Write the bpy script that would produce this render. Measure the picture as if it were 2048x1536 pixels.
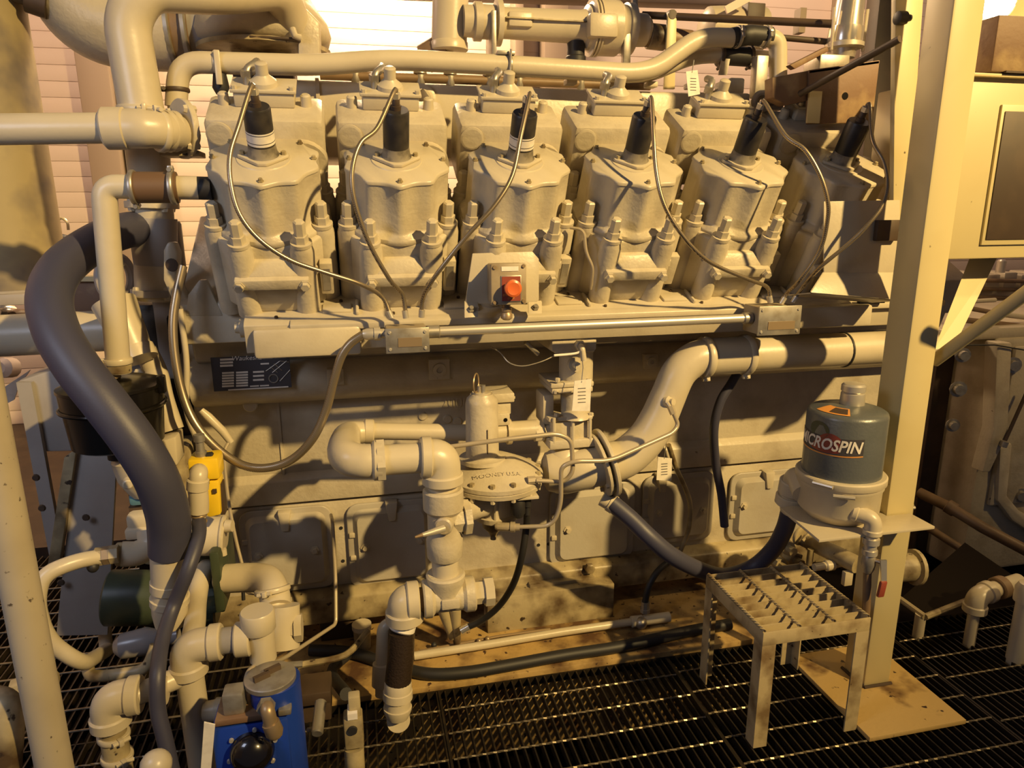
import bpy, math, random
from mathutils import Vector, Matrix
random.seed(7)
for o in list(bpy.data.objects): bpy.data.objects.remove(o)
scene = bpy.context.scene
COL = scene.collection
V = Vector
# ------------------------------------------------------------------ camera
FPX, PITCH, YAW, ROLL, EYE = 1400.0, math.radians(13.8), math.radians(12.4), math.radians(-0.3), 1.6
fw = V((math.sin(YAW)*math.cos(PITCH), math.cos(YAW)*math.cos(PITCH), -math.sin(PITCH)))
rt = V((math.cos(YAW), -math.sin(YAW), 0)); up = rt.cross(fw)
rt, up = rt*math.cos(ROLL)+up*math.sin(ROLL), up*math.cos(ROLL)-rt*math.sin(ROLL)
CAM = V((0, 0, EYE))
cd = bpy.data.cameras.new('camera'); cam = bpy.data.objects.new('camera', cd); COL.objects.link(cam)
cd.sensor_width = 36; cd.lens = FPX/2048*36; cd.clip_start = .02; cd.clip_end = 60
cam.matrix_world = Matrix(((rt.x, up.x, -fw.x, 0), (rt.y, up.y, -fw.y, 0), (rt.z, up.z, -fw.z, EYE), (0, 0, 0, 1)))
scene.camera = cam
def A(u, v, Y):                       # photograph pixel -> place at depth Y
    d = fw + rt*((u-1024)/FPX) - up*((v-768)/FPX)
    return CAM + d*(Y/d.y)
def G(u, v, Z=0.0):                   # photograph pixel -> place at height Z
    d = fw + rt*((u-1024)/FPX) - up*((v-768)/FPX)
    return CAM + d*((Z-EYE)/d.z)
def ppm(p): return FPX/((V(p)-CAM).dot(fw))
# ------------------------------------------------------------------ light
scene.view_settings.view_transform = 'Standard'; scene.view_settings.look = 'None'
scene.view_settings.gamma = 1; scene.view_settings.use_curve_mapping = False
scene.view_settings.exposure = 0.0
world = bpy.data.worlds.new('hall_air'); scene.world = world; world.use_nodes = True
world.node_tree.nodes['Background'].inputs[0].default_value = (.43, .46, .62, 1)
world.node_tree.nodes['Background'].inputs[1].default_value = .095
def lamp(name, kind, loc, power, color, size=.3, target=None, spot=None):
    d = bpy.data.lights.new(name, kind); d.energy = power; d.color = color
    if kind == 'AREA': d.size = size
    else: d.shadow_soft_size = size
    if spot: d.spot_size = math.radians(spot); d.spot_blend = .5
    o = bpy.data.objects.new(name, d); COL.objects.link(o); o.location = loc
    if target is not None: o.rotation_euler = (V(target)-V(loc)).to_track_quat('-Z', 'Y').to_euler()
    return o
KEY = V((4.7, -3.9, 6.0))
k = lamp('sodium_floodlight', 'SPOT', KEY, 5750, (1, .69, .27), .12, (.9, 2.2, 1.85), 35); k.data.spot_blend = 1.0
k = lamp('cool_fill_light', 'AREA', (-1.6, .7, 2.2), 13, (.74, .80, 1.0), .7, (-.3, 2.4, .8))  # cool fill added at the left
lamp('wall_lamp_light', 'POINT', (.3, 5.1, 3.7), 330, (1, .70, .40), .25)
lamp('wall_lamp_light', 'POINT', (-2.3, 4.2, 3.8), 120, (1, .64, .40), .25)
lamp('second_engine_fill_light', 'SPOT', (4.0, 1.0, 3.3), 150, (1, .66, .26), .1, (3.0, 3.0, .9), 62)  # added spot that brightens the second engine, outside the floodlight cone
lamp('wall_lamp_light', 'POINT', (3.6, 4.4, 3.8), 120, (1, .64, .38), .25)
# ------------------------------------------------------------------ materials
def mat(name, col, rough=.5, metal=0.0, spec=.5, var=.0, vcol=None, vscale=6, vlo=.45, vhi=.7, bump=.0, bscale=60, emit=None, coat=0.0, detail=4, noise2=None):
    m = bpy.data.materials.new(name); m.use_nodes = True
    nt = m.node_tree; n = nt.nodes; b = n['Principled BSDF']
    b.inputs['Base Color'].default_value = (*col, 1); b.inputs['Roughness'].default_value = rough
    b.inputs['Metallic'].default_value = metal; b.inputs['Specular IOR Level'].default_value = spec
    b.inputs['Coat Weight'].default_value = coat; b.inputs['Coat Roughness'].default_value = .25
    tc = n.new('ShaderNodeTexCoord')
    if vcol:
        tx = n.new('ShaderNodeTexNoise'); tx.inputs['Scale'].default_value = vscale; tx.inputs['Detail'].default_value = detail
        nt.links.new(tc.outputs['Object'], tx.inputs['Vector'])
        mr = n.new('ShaderNodeMapRange'); mr.inputs['From Min'].default_value = vlo; mr.inputs['From Max'].default_value = vhi
        mr.inputs['To Max'].default_value = var
        nt.links.new(tx.outputs['Fac'], mr.inputs['Value'])
        mx = n.new('ShaderNodeMix'); mx.data_type = 'RGBA'
        mx.inputs['A'].default_value = (*col, 1); mx.inputs['B'].default_value = (*vcol, 1)
        nt.links.new(mr.outputs['Result'], mx.inputs['Factor']); nt.links.new(mx.outputs['Result'], b.inputs['Base Color'])
        if noise2:                     # fine specks of chipped paint / grime
            t2 = n.new('ShaderNodeTexNoise'); t2.inputs['Scale'].default_value = noise2[0]; t2.inputs['Detail'].default_value = 3
            nt.links.new(tc.outputs['Object'], t2.inputs['Vector'])
            m2 = n.new('ShaderNodeMapRange'); m2.inputs['From Min'].default_value = noise2[1]; m2.inputs['From Max'].default_value = noise2[1]+.05
            nt.links.new(t2.outputs['Fac'], m2.inputs['Value'])
            x2 = n.new('ShaderNodeMix'); x2.data_type = 'RGBA'; x2.inputs['B'].default_value = (*noise2[2], 1)
            nt.links.new(mx.outputs['Result'], x2.inputs['A']); nt.links.new(m2.outputs['Result'], x2.inputs['Factor'])
            nt.links.new(x2.outputs['Result'], b.inputs['Base Color'])
    if bump:
        t3 = n.new('ShaderNodeTexNoise'); t3.inputs['Scale'].default_value = bscale; t3.inputs['Detail'].default_value = 3
        nt.links.new(tc.outputs['Object'], t3.inputs['Vector'])
        bp = n.new('ShaderNodeBump'); bp.inputs['Strength'].default_value = bump; bp.inputs['Distance'].default_value = .004
        nt.links.new(t3.outputs['Fac'], bp.inputs['Height']); nt.links.new(bp.outputs['Normal'], b.inputs['Normal'])
    if emit:
        b.inputs['Emission Color'].default_value = (*emit[0], 1); b.inputs['Emission Strength'].default_value = emit[1]
    return m
BG = (.50, .44, .325)
PAINT = mat('beige_engine_paint', BG, .36, var=.35, vcol=(.30, .24, .15), vscale=7, vlo=.5, vhi=.78, bump=.12, bscale=90)
CAST = mat('beige_cast_iron_paint', BG, .40, var=.5, vcol=(.25, .19, .115), vscale=8, vlo=.48, vhi=.75, bump=.35, bscale=70, noise2=(23, .76, (.10, .07, .04)))
PIPE = mat('beige_pipe_paint', (.52, .455, .33), .34, var=.3, vcol=(.33, .26, .16), vscale=8, vlo=.5, vhi=.8, bump=.08, bscale=80)
GRIME = mat('oily_beige_paint', (.40, .33, .19), .42, var=.95, vcol=(.07, .04, .018), vscale=8, vlo=.42, vhi=.66, bump=.25, bscale=50, noise2=(34, .66, (.04, .025, .015)))
COLM = mat('column_paint', (.58, .49, .26), .42, var=.3, vcol=(.44, .32, .13), vscale=4, vlo=.5, vhi=.8, noise2=(26, .74, (.07, .04, .025)))
PLATE = mat('rusty_base_plate_paint', (.42, .28, .10), .6, var=.95, vcol=(.07, .03, .012), vscale=7, vlo=.44, vhi=.64, bump=.3, noise2=(40, .64, (.05, .025, .015)))
BASEP = mat('ochre_base_plate_paint', (.60, .41, .15), .55, var=.95, vcol=(.12, .055, .02), vscale=6, vlo=.56, vhi=.68, bump=.3, noise2=(30, .68, (.05, .025, .015)))
STOOLM = mat('grimy_stool_paint', (.46, .37, .21), .45, var=.9, vcol=(.16, .10, .045), vscale=11, vlo=.46, vhi=.7, bump=.15, noise2=(45, .69, (.08, .05, .025)))
PANEL = mat('grey_sheet_metal_paint', (.34, .31, .28), .5, var=.4, vcol=(.22, .18, .15), vscale=5, bump=.08)
STACK = mat('weathered_lagging_paint', (.36, .29, .15), .6, var=.9, vcol=(.13, .11, .10), vscale=3.2, vlo=.5, vhi=.66, bump=.2, bscale=25)
STEEL = mat('galvanised_steel', (.60, .55, .46), .34, .55)
CHROME = mat('chrome_plate', (.7, .66, .58), .2, .8)
TUBE = mat('stainless_tube_paint', (.46, .39, .28), .3, .3)
GALV = mat('dull_zinc_steel', (.42, .39, .34), .42, .7, var=.5, vcol=(.2, .16, .1), vscale=30)
BRASS = mat('brass_fitting', (.34, .25, .15), .4, .5)
BLACK = mat('black_gloss_enamel', (.006, .005, .004), .22, spec=.35)
RUBBER = mat('black_rubber', (.018, .017, .018), .55)
HOSE = mat('blue_black_hose_rubber', (.045, .045, .075), .48, bump=.05, bscale=200)
BROWNR = mat('brown_silicone_hose', (.13, .075, .04), .5)
COIL = mat('black_coil_bakelite', (.016, .014, .015), .42, var=.6, vcol=(.06, .05, .04), vscale=18)
DUST = mat('dusty_coil_foot', (.23, .20, .15), .6, var=.9, vcol=(.06, .05, .04), vscale=30)
WHITE = mat('white_label_paper', (.75, .70, .62), .6, var=.3, vcol=(.45, .4, .34), vscale=40)
INK = mat('dark_print', (.05, .045, .05), .6)
RED = mat('red_label_plate', (.24, .045, .025), .5)
BUTTON = mat('orange_red_button', (.66, .14, .035), .3, coat=.3)
ENCL = mat('tan_enclosure', (.33, .27, .18), .45, var=.6, vcol=(.16, .11, .06), vscale=14)
YELLOW = mat('yellow_valve_paint', (.80, .55, .02), .35, var=.25, vcol=(.5, .3, .02), vscale=12)
BLUE = mat('blue_governor_paint', (.012, .045, .33), .35, var=.3, vcol=(.01, .02, .1), vscale=10)
TEAL = mat('blue_grey_hammered_paint', (.125, .135, .14), .36, .3, var=.4, vcol=(.08, .09, .085), vscale=14, bump=.15, bscale=120)
GREEN = mat('dark_green_paint', (.045, .06, .035), .4, var=.5, vcol=(.02, .022, .018), vscale=10)
TEALRING = mat('teal_paint', (.09, .20, .26), .4)
RUST = mat('rust_brown_plate', (.17, .095, .05), .6, var=.8, vcol=(.36, .25, .12), vscale=9, vlo=.5, vhi=.7, bump=.2)
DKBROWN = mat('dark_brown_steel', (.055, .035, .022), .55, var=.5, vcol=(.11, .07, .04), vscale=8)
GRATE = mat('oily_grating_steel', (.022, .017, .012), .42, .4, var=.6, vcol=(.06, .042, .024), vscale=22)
ROD = mat('worn_twisted_rod_steel', (.30, .25, .17), .36, .75, var=.6, vcol=(.08, .06, .04), vscale=40)
PIT = mat('oily_pit_floor', (.010, .007, .005), .9, spec=.1)
SIDING = mat('cream_wall_siding', (.66, .55, .46), .55, bump=.05, bscale=30)
POST = mat('brown_wall_post', (.30, .23, .17), .55)
DOORM = mat('inspection_door_paint', (.42, .385, .32), .4, var=.45, vcol=(.28, .22, .14), vscale=6, bump=.15, bscale=80)
BROWNPIPE = mat('brown_primer_pipe', (.20, .13, .07), .5, var=.5, vcol=(.1, .06, .03), vscale=12)
DARKGLASS = mat('dark_gauge_glass', (.006, .005, .006), .06, coat=.6)
SHINYGREY = mat('grey_wet_pipe_paint', (.26, .245, .24), .25)
ORANGE = mat('orange_sticker', (.62, .27, .06), .5)
LAMPM = mat('lit_lamp_glass', (1, .8, .5), .3, emit=((1, .76, .38), 110))
LAMPG = mat('lamp_glass', (.9, .8, .6), .3, emit=((1, .62, .25), 14))
def braid_mat(name, c1, c2, scale):
    m = mat(name, c1, .33, .75); nt = m.node_tree; n = nt.nodes
    tc = n.new('ShaderNodeTexCoord'); w = n.new('ShaderNodeTexWave'); w.inputs['Scale'].default_value = scale
    w.bands_direction = 'DIAGONAL'
    nt.links.new(tc.outputs['Object'], w.inputs['Vector'])
    mx = n.new('ShaderNodeMix'); mx.data_type = 'RGBA'; mx.inputs['A'].default_value = (*c1, 1); mx.inputs['B'].default_value = (*c2, 1)
    nt.links.new(w.outputs['Fac'], mx.inputs['Factor']); nt.links.new(mx.outputs['Result'], n['Principled BSDF'].inputs['Base Color'])
    return m
BRAID = braid_mat('braided_steel_sleeve', (.48, .40, .28), (.16, .12, .08), 150)
# ------------------------------------------------------------------ mesh builder
def frame(d):
    d = V(d).normalized(); a = V((0, 0, 1)) if abs(d.z) < .9 else V((1, 0, 0))
    x = a.cross(d).normalized(); return x, d.cross(x), d
class M:
    def __init__(s): s.v = []; s.f = []
    def add(s, vs, fs):
        k = len(s.v); s.v += [V(p) for p in vs]; s.f += [[i+k for i in f] for f in fs]; return s
    def hexa(s, p):                   # bottom 4, top 4
        return s.add(p, [(3, 2, 1, 0), (4, 5, 6, 7), (0, 1, 5, 4), (1, 2, 6, 5), (2, 3, 7, 6), (3, 0, 4, 7)])
    def box(s, lo, hi):
        (a, b, c), (d, e, f) = lo, hi
        return s.hexa([(a, b, c), (d, b, c), (d, e, c), (a, e, c), (a, b, f), (d, b, f), (d, e, f), (a, e, f)])
    def obox(s, c, ex, ey, ez, sx, sy, sz):
        c = V(c); x, y, z = V(ex)*sx/2, V(ey)*sy/2, V(ez)*sz/2
        return s.hexa([c-x-y-z, c+x-y-z, c+x+y-z, c-x+y-z, c-x-y+z, c+x-y+z, c+x+y+z, c-x+y+z])
    def pbox(s, u0, v0, u1, v1, Y0, Y1):   # front face spans the pixels at depth Y0
        um, vm = (u0+u1)/2, (v0+v1)/2
        return s.box((A(u0, vm, Y0).x, Y0, A(um, v1, Y0).z), (A(u1, vm, Y0).x, Y1, A(um, v0, Y0).z))
    def prism(s, poly, vec):
        n = len(poly); vec = V(vec); poly = [V(p) for p in poly]
        return s.add(poly+[p+vec for p in poly], [list(range(n))[::-1], list(range(n, 2*n))]+[(i, (i+1) % n, n+(i+1) % n, n+i) for i in range(n)])
    def lathe(s, p, d, prof, n=24, x0=None):
        x, y, d = frame(d); p = V(p); vs = []; fs = []
        for h, r in prof:
            vs += [p+d*h+(x*math.cos(2*math.pi*k/n)+y*math.sin(2*math.pi*k/n))*max(r, 1e-5) for k in range(n)]
        m = len(prof)
        for j in range(m-1):
            fs += [(j*n+k, j*n+(k+1) % n, (j+1)*n+(k+1) % n, (j+1)*n+k) for k in range(n)]
        fs.append(list(range(n))[::-1]); fs.append(list(range((m-1)*n, m*n)))
        return s.add(vs, fs)
    def cyl(s, p0, p1, r, r1=None, n=24):
        p0, p1 = V(p0), V(p1); L = (p1-p0).length
        return s.lathe(p0, p1-p0, [(0, r), (L, r if r1 is None else r1)], n)
    def ccyl(s, p0, p1, r, c=.003, n=24):    # chamfered cylinder
        p0, p1 = V(p0), V(p1); L = (p1-p0).length
        return s.lathe(p0, p1-p0, [(0, r-c), (c, r), (L-c, r), (L, r-c)], n)
    def hexb(s, p, d, r, h): return s.lathe(p, d, [(0, r), (h*.85, r), (h, r*.8)], 6)
    def ball(s, p, r, n=16, k=8): 
        return s.lathe(V(p)-V((0, 0, r)), (0, 0, 1), [(r-r*math.cos(math.pi*i/k), r*math.sin(math.pi*i/k)) for i in range(k+1)], n)
    def tube(s, pts, r, n=14, caps=True):
        pts = [V(p) for p in pts]; m = len(pts); vs = []; fs = []
        t = [(pts[min(i+1, m-1)]-pts[max(i-1, 0)]).normalized() for i in range(m)]
        x, y, _ = frame(t[0])
        for i in range(m):
            x = (x-t[i]*x.dot(t[i])).normalized(); y = t[i].cross(x)
            ri = r[i] if isinstance(r, (list, tuple)) else r
            vs += [pts[i]+(x*math.cos(2*math.pi*k/n)+y*math.sin(2*math.pi*k/n))*ri for k in range(n)]
        for j in range(m-1):
            fs += [(j*n+k, j*n+(k+1) % n, (j+1)*n+(k+1) % n, (j+1)*n+k) for k in range(n)]
        if caps: fs.append(list(range(n))[::-1]); fs.append(list(range((m-1)*n, m*n)))
        return s.add(vs, fs)
    def torus(s, c, d, R, r, n=28, k=8):
        x, y, d = frame(d); c = V(c)
        pts = [c+(x*math.cos(2*math.pi*i/n)+y*math.sin(2*math.pi*i/n))*R for i in range(n)]
        vs = []; fs = []
        for i, p in enumerate(pts):
            o = (p-c).normalized()
            vs += [p+(o*math.cos(2*math.pi*j/k)+d*math.sin(2*math.pi*j/k))*r for j in range(k)]
        for i in range(n):
            fs += [(i*k+j, ((i+1) % n)*k+j, ((i+1) % n)*k+(j+1) % k, i*k+(j+1) % k) for j in range(k)]
        return s.add(vs, fs)
BASE = {}
def _mesh(name, mb, m, base, bevel, ang):
    me = bpy.data.meshes.new(name)
    me.from_pydata([tuple(p-base) for p in mb.v], [], mb.f); me.update()
    import bmesh
    bm = bmesh.new(); bm.from_mesh(me); bmesh.ops.recalc_face_normals(bm, faces=bm.faces)
    if bevel:
        ed = [e for e in bm.edges if len(e.link_faces) == 2 and e.calc_face_angle(0) > .6]
        bmesh.ops.bevel(bm, geom=ed, offset=bevel, segments=2, profile=.5, affect='EDGES', clamp_overlap=True)
    bm.to_mesh(me); bm.free()
    for p in me.polygons: p.use_smooth = True
    me.set_sharp_from_angle(angle=math.radians(ang))
    me.materials.append(m)
    o = bpy.data.objects.new(name, me); COL.objects.link(o); return o
def tag(o, label, cat, group=None, kind=None):
    if label: o['label'] = label
    if cat: o['category'] = cat
    if group: o['group'] = group
    if kind: o['kind'] = kind
    return o
def thing(name, label, cat, base, group=None, kind=None):
    o = bpy.data.objects.new(name, None); COL.objects.link(o); o.empty_display_size = .05
    o.location = V(base); BASE[o.name] = V(base); return tag(o, label, cat, group, kind)
def part(name, mb, m, parent, bevel=0, ang=38, label=None):
    b = BASE[parent.name]; o = _mesh(name, mb, m, b, bevel, ang); o.parent = parent; BASE[o.name] = b
    if label: o['label'] = label
    return o
def solo(name, mb, m, label, cat, group=None, bevel=0, ang=38, kind=None):
    lo = [min(p[i] for p in mb.v) for i in range(3)]; hi = [max(p[i] for p in mb.v) for i in range(3)]
    b = V(((lo[0]+hi[0])/2, (lo[1]+hi[1])/2, lo[2])); o = _mesh(name, mb, m, b, bevel, ang); o.location = b; BASE[o.name] = b
    return tag(o, label, cat, group, kind)
def struct(name, mb, m, bevel=0, ang=38): return solo(name, mb, m, None, None, kind='structure', bevel=bevel, ang=ang)
def px(pts): return [A(*p) for p in pts]
def fillet(pts, rad, seg=7):
    pts = [V(p) for p in pts]; out = [pts[0]]
    for i in range(1, len(pts)-1):
        p = pts[i]; a = pts[i-1]-p; b = pts[i+1]-p
        r = rad[i-1] if isinstance(rad, (list, tuple)) else rad
        k = min(r, a.length*.48, b.length*.48); q0 = p+a.normalized()*k; q1 = p+b.normalized()*k
        for j in range(seg+1):
            t = j/seg; out.append(q0*(1-t)**2+p*2*t*(1-t)+q1*t*t)
    out.append(pts[-1]); return out
def smooth(pts, seg=8):
    pts = [V(p) for p in pts]; q = [pts[0]*2-pts[1]]+pts+[pts[-1]*2-pts[-2]]; out = []
    for i in range(1, len(q)-2):
        a, b, c, d = q[i-1:i+3]
        for j in range(seg):
            t = j/seg; out.append(.5*((2*b)+(c-a)*t+(2*a-5*b+4*c-d)*t*t+(3*b-a-3*c+d)*t**3))
    out.append(pts[-1]); return out
def rp(d, p): return d/2/ppm(p)       # pixel diameter -> radius in metres at a place
def text_mesh(body, size, shear=0, offset=0):
    c = bpy.data.curves.new('lettering', 'FONT'); c.body = body; c.size = size; c.shear = shear; c.offset = offset
    c.align_x = 'CENTER'; c.align_y = 'CENTER'; c.extrude = 0; c.resolution_u = 3
    o = bpy.data.objects.new('lettering', c); COL.objects.link(o); bpy.context.view_layer.update()
    me = bpy.data.meshes.new_from_object(o); vs = [V(v.co) for v in me.vertices]; fs = [list(p.vertices) for p in me.polygons]
    bpy.data.objects.remove(o); bpy.data.curves.remove(c); bpy.data.meshes.remove(me); return vs, fs
def lettering(name, body, size, org, ex, ey, m, parent, off=.0015, **k):
    vs, fs = text_mesh(body, size, **k); ex, ey = V(ex).normalized(), V(ey).normalized(); n = ex.cross(ey); mb = M()
    mb.v = [V(org)+ex*v.x+ey*v.y+n*off for v in vs]; mb.f = fs
    b = BASE[parent.name]; me = bpy.data.meshes.new(name); me.from_pydata([tuple(p-b) for p in mb.v], [], fs); me.materials.append(m)
    o = bpy.data.objects.new(name, me); COL.objects.link(o); o.parent = parent; BASE[o.name] = b; return o
# ================================================================== the setting
# floor: serrated grating in bays over a dark pit
fl = thing('floor', None, None, (0, 0, 0), kind='structure')
BX0, BX1, BY0, BY1 = -1.72, 3.7, .9, 3.4
SKY0 = 2.10                          # the engine skid starts here
bar = M(); bar.box((-.0025, 1.25, -.03), (.0025, SKY0-.004, 0))
nb = 0; pitch = .0295; proto = None; rest = M()
x = -1.7
while x < 3.2:
    if proto is None:
        bar.v = [p+V((x, 0, 0)) for p in bar.v]; proto = part('bearing_bar', bar, GRATE, fl); x0 = x
    else:
        o = proto.copy(); COL.objects.link(o); o.parent = fl; o.location = (x-x0, 0, 0)
    x += pitch
for i, y in enumerate([1.335, 1.445, 1.555, 1.665, 1.775, 1.885, 1.995]):
    for k, (xa, xb) in enumerate(((-1.72, .19), (.205, 1.03), (1.045, 1.93), (1.945, 3.2))):
        yy = y+(.0, .0, .012, -.008)[k]
        m = M(); n = int((xb-xa)/.011); pts = [V((xa+(xb-xa)*t/n, yy, .0005)) for t in range(n+1)]
        vs = []; fs = []
        for t, p in enumerate(pts):   # twisted square rod
            for q in range(4):
                a = t*.55+q*math.pi/2; vs.append(p+V((0, math.cos(a)*.0034, math.sin(a)*.0034)))
        for t in range(n): fs += [(t*4+q, t*4+(q+1) % 4, t*4+4+(q+1) % 4, t*4+4+q) for q in range(4)]
        m.add(vs, fs); part('cross_rod', m, ROD, fl, ang=20)
for k, xa in enumerate((.197, 1.037, 1.937)):
    part('edge_bar', M().box((xa-.004, 1.25, -.03), (xa+.004, SKY0-.004, .001)), GRATE, fl)
proto2 = None
x = -1.7
while x < -.43:
    if proto2 is None:
        proto2 = part('bearing_bar', M().box((x-.0025, SKY0, -.03), (x+.0025, 3.5, 0)), GRATE, fl); xx0 = x
    else:
        o = proto2.copy(); COL.objects.link(o); o.parent = fl; o.location = (x-xx0, 0, 0)
    x += pitch
for k in range(12): part('cross_rod', M().tube([V((-1.72, 2.16+.11*k, .0005)), V((-.43, 2.16+.11*k, .0005))], .0036, 6), ROD, fl)
part('edge_bar', M().box((-1.72, SKY0-.006, -.03), (3.2, SKY0-.001, .0)), GRATE, fl)
pit = struct('floor_pit', M().box((-3, .6, -.62), (5, 6.6, -.55)), PIT)
struct('floor_far', M().box((-5, 3.6, -.06), (9, 6.3, 0)), DKBROWN)
# back wall: horizontal siding boards, posts
wb = thing('wall_back', None, None, (0, 6, 0), kind='structure')
part('backing', M().box((-5, 6.03, -.6), (9, 6.1, 4.6)), SIDING, wb)
z = 0; first = None
while z < 4.5:
    if first is None:
        m = M().prism([(-5, 6.03, z), (-5, 5.989, z), (-5, 5.985, z+.004), (-5, 5.985, z+.104), (-5, 5.989, z+.1095), (-5, 6.03, z+.1095)], (14, 0, 0))
        first = part('siding_board', m, SIDING, wb)
    else:
        o = first.copy(); COL.objects.link(o); o.parent = wb; o.location = (0, 0, z)
    z += .11
for x0, x1 in ((-1.83, -1.62), (A(1030, 60, 5.8).x, A(1048, 60, 5.8).x), (1.55, 1.75), (4.2, 4.4)):
    part('wall_post', M().box((x0, 5.8, -.5), (x1, 5.985, 4.5)), POST, wb, .01)
part('wall_strip', M().box((-1.60, 5.86, -.5), (-1.55, 5.985, 4.5)), WHITE, wb, .005)
part('wall_strip', M().box((-1.48, 5.86, -.5), (-1.36, 5.985, 4.5)), POST, wb, .005)
struct('wall_left', M().box((-4.3, -3, -.6), (-4.2, 6.1, 4.6)), SIDING)
struct('wall_right', M().box((8.2, -3, -.6), (8.3, 6.1, 4.6)), SIDING)
struct('trim_1', M().prism([A(560, -18, 4.6), A(1500, 12, 4.6), A(1500, -15, 4.6), A(560, -45, 4.6)], (0, .12, 0)), POST, .008)
# skid under the engine
sk = thing('engine_skid', 'rusty oil-stained steel skid deck under the beige engine', 'skid', (.6, 2.4, 0))
part('deck_plate', M().box((-.42, SKY0, -.02), (1.78, 3.5, .02)), PLATE, sk, .003)
part('edge_beam', M().box((-.42, SKY0+.01, -.3), (1.78, SKY0+.03, -.021)), PLATE, sk)
# ================================================================== engine block
eb = thing('engine_block', 'long beige crankcase of the big industrial engine with row of inspection doors', 'engine', (.6, 2.6, .02))
XL, XR = A(396, 900, 2.5).x, 2.35
ZS = .575                            # seam height on the face
cc = M().box((XL, 2.5, ZS+.004), (XR, 3.3, 1.25)); part('crankcase', cc, CAST, eb, .012)
part('oil_pan', M().box((XL-.01, 2.495, .21), (XR, 3.3, ZS-.004)), CAST, eb, .01)
part('gasket', M().box((XL, 2.507, ZS-.004), (XR, 3.29, ZS+.004)), RUBBER, eb)
m = M().prism([(XL-.02, 2.43, .105), (XL-.02, 2.43, .205), (XL-.02, 2.465, .225), (XL-.02, 2.60, .225), (XL-.02, 2.60, .105)], (XR-XL, 0, 0))
part('foot_rail', m, GRIME, eb, .008)
n = 14; zc = A(1000, 738, 2.45).z; R = .115   # rounded gallery under the rail
prof = [(2.52, zc-.09)]+[(2.5-R*math.cos(t), zc+.085*math.sin(t)) for t in [(-1+2*k/n)*1.25 for k in range(n+1)]]+[(2.52, zc+.09)]
m = M().prism([(XL+.02, a, b) for a, b in prof], (XR-XL-.02, 0, 0)); part('oil_gallery', m, CAST, eb, ang=50)
XS = XL+.04; part('crankcase_shoulder', M().prism([(XS, 2.42, zc+.085), (XS, 2.40, 1.195), (XS, 2.302, 1.206), (XS, 2.302, zc+.27+.032*.583), (XS, 2.75, zc+.55), (XS, 3.2, zc+.30), (XS, 3.2, zc+.02), (XS, 2.55, zc+.02)], (XR-XS, 0, 0)), CAST, eb, .008)
for u, v, s in ((671, 753, 33), (878, 738, 42), (1300, 722, 30)):
    p = A(u, v, 2.383); h = s/2/ppm(p)
    q = part('gallery_pad', M().box((p.x-h, 2.372, p.z-h), (p.x+h, 2.43, p.z+h)), CAST, eb, .004)
    part('plug', M().lathe((p.x, 2.372, p.z), (0, -1, 0), [(0, h*.66), (.008, h*.62), (.009, h*.3), (.003, h*.28)], 20), CAST, q)
m = M(); p0 = A(505, 802, 2.5); m.ccyl(p0, p0+V((0, -.06, 0)), .024); part('core_plug', m, PAINT, eb)
part('corner_lit_patch', M().prism([A(398, 560, 2.30), A(412, 560, 2.30), A(446, 632, 2.30), A(372, 632, 2.30), A(376, 590, 2.30)], (0, .03, 0)), CAST, eb, .003)  # lit patch of the block, built as a thin raised plate
# raised pads and bolts on the crankcase wall
for u, v, s in ((678, 983, 12), (1125, 1097, 0), (1186, 945, 0), (1437, 914, 12), (1185, 1040, 12), (835, 950, 9), (461, 1002, 9), (1640, 906, 9)):
    if s:
        p = A(u, v, 2.5); q = part('hex_bolt', M().lathe(p, (0, -1, 0), [(0, rp(2.2*s, p)), (.004, rp(2.2*s, p))], 20), RUBBER if s == 12 and u < 700 else CAST, eb)
        part('bolt_head', M().hexb(p+V((0, -.003, 0)), (0, -1, 0), rp(1.7*s, p), .012), PAINT, q)
for u, v in ((720, 981), (682, 1056), (686, 1122), (1077, 1090), (1097, 1088), (1255, 970), (560, 1003), (1600, 930)):
    p = A(u, v, 2.494); part('tapped_hole', M().lathe(p, (0, -1, 0), [(0, .007), (.001, .007)], 10), RUBBER, eb)
# vertical casting rib and step on the crankcase
p = A(562, 880, 2.5); part('casting_rib', M().box((p.x-.004, 2.494, .60), (p.x+.004, 2.52, 1.0)), CAST, eb)
part('casting_step', M().prism([(XL, 2.478, .58), (XL, 2.478, .665), (XL, 2.5, .69), (XL, 2.52, .69), (XL, 2.52, .58)], (XR-XL, 0, 0)), CAST, eb, .004)
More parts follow.
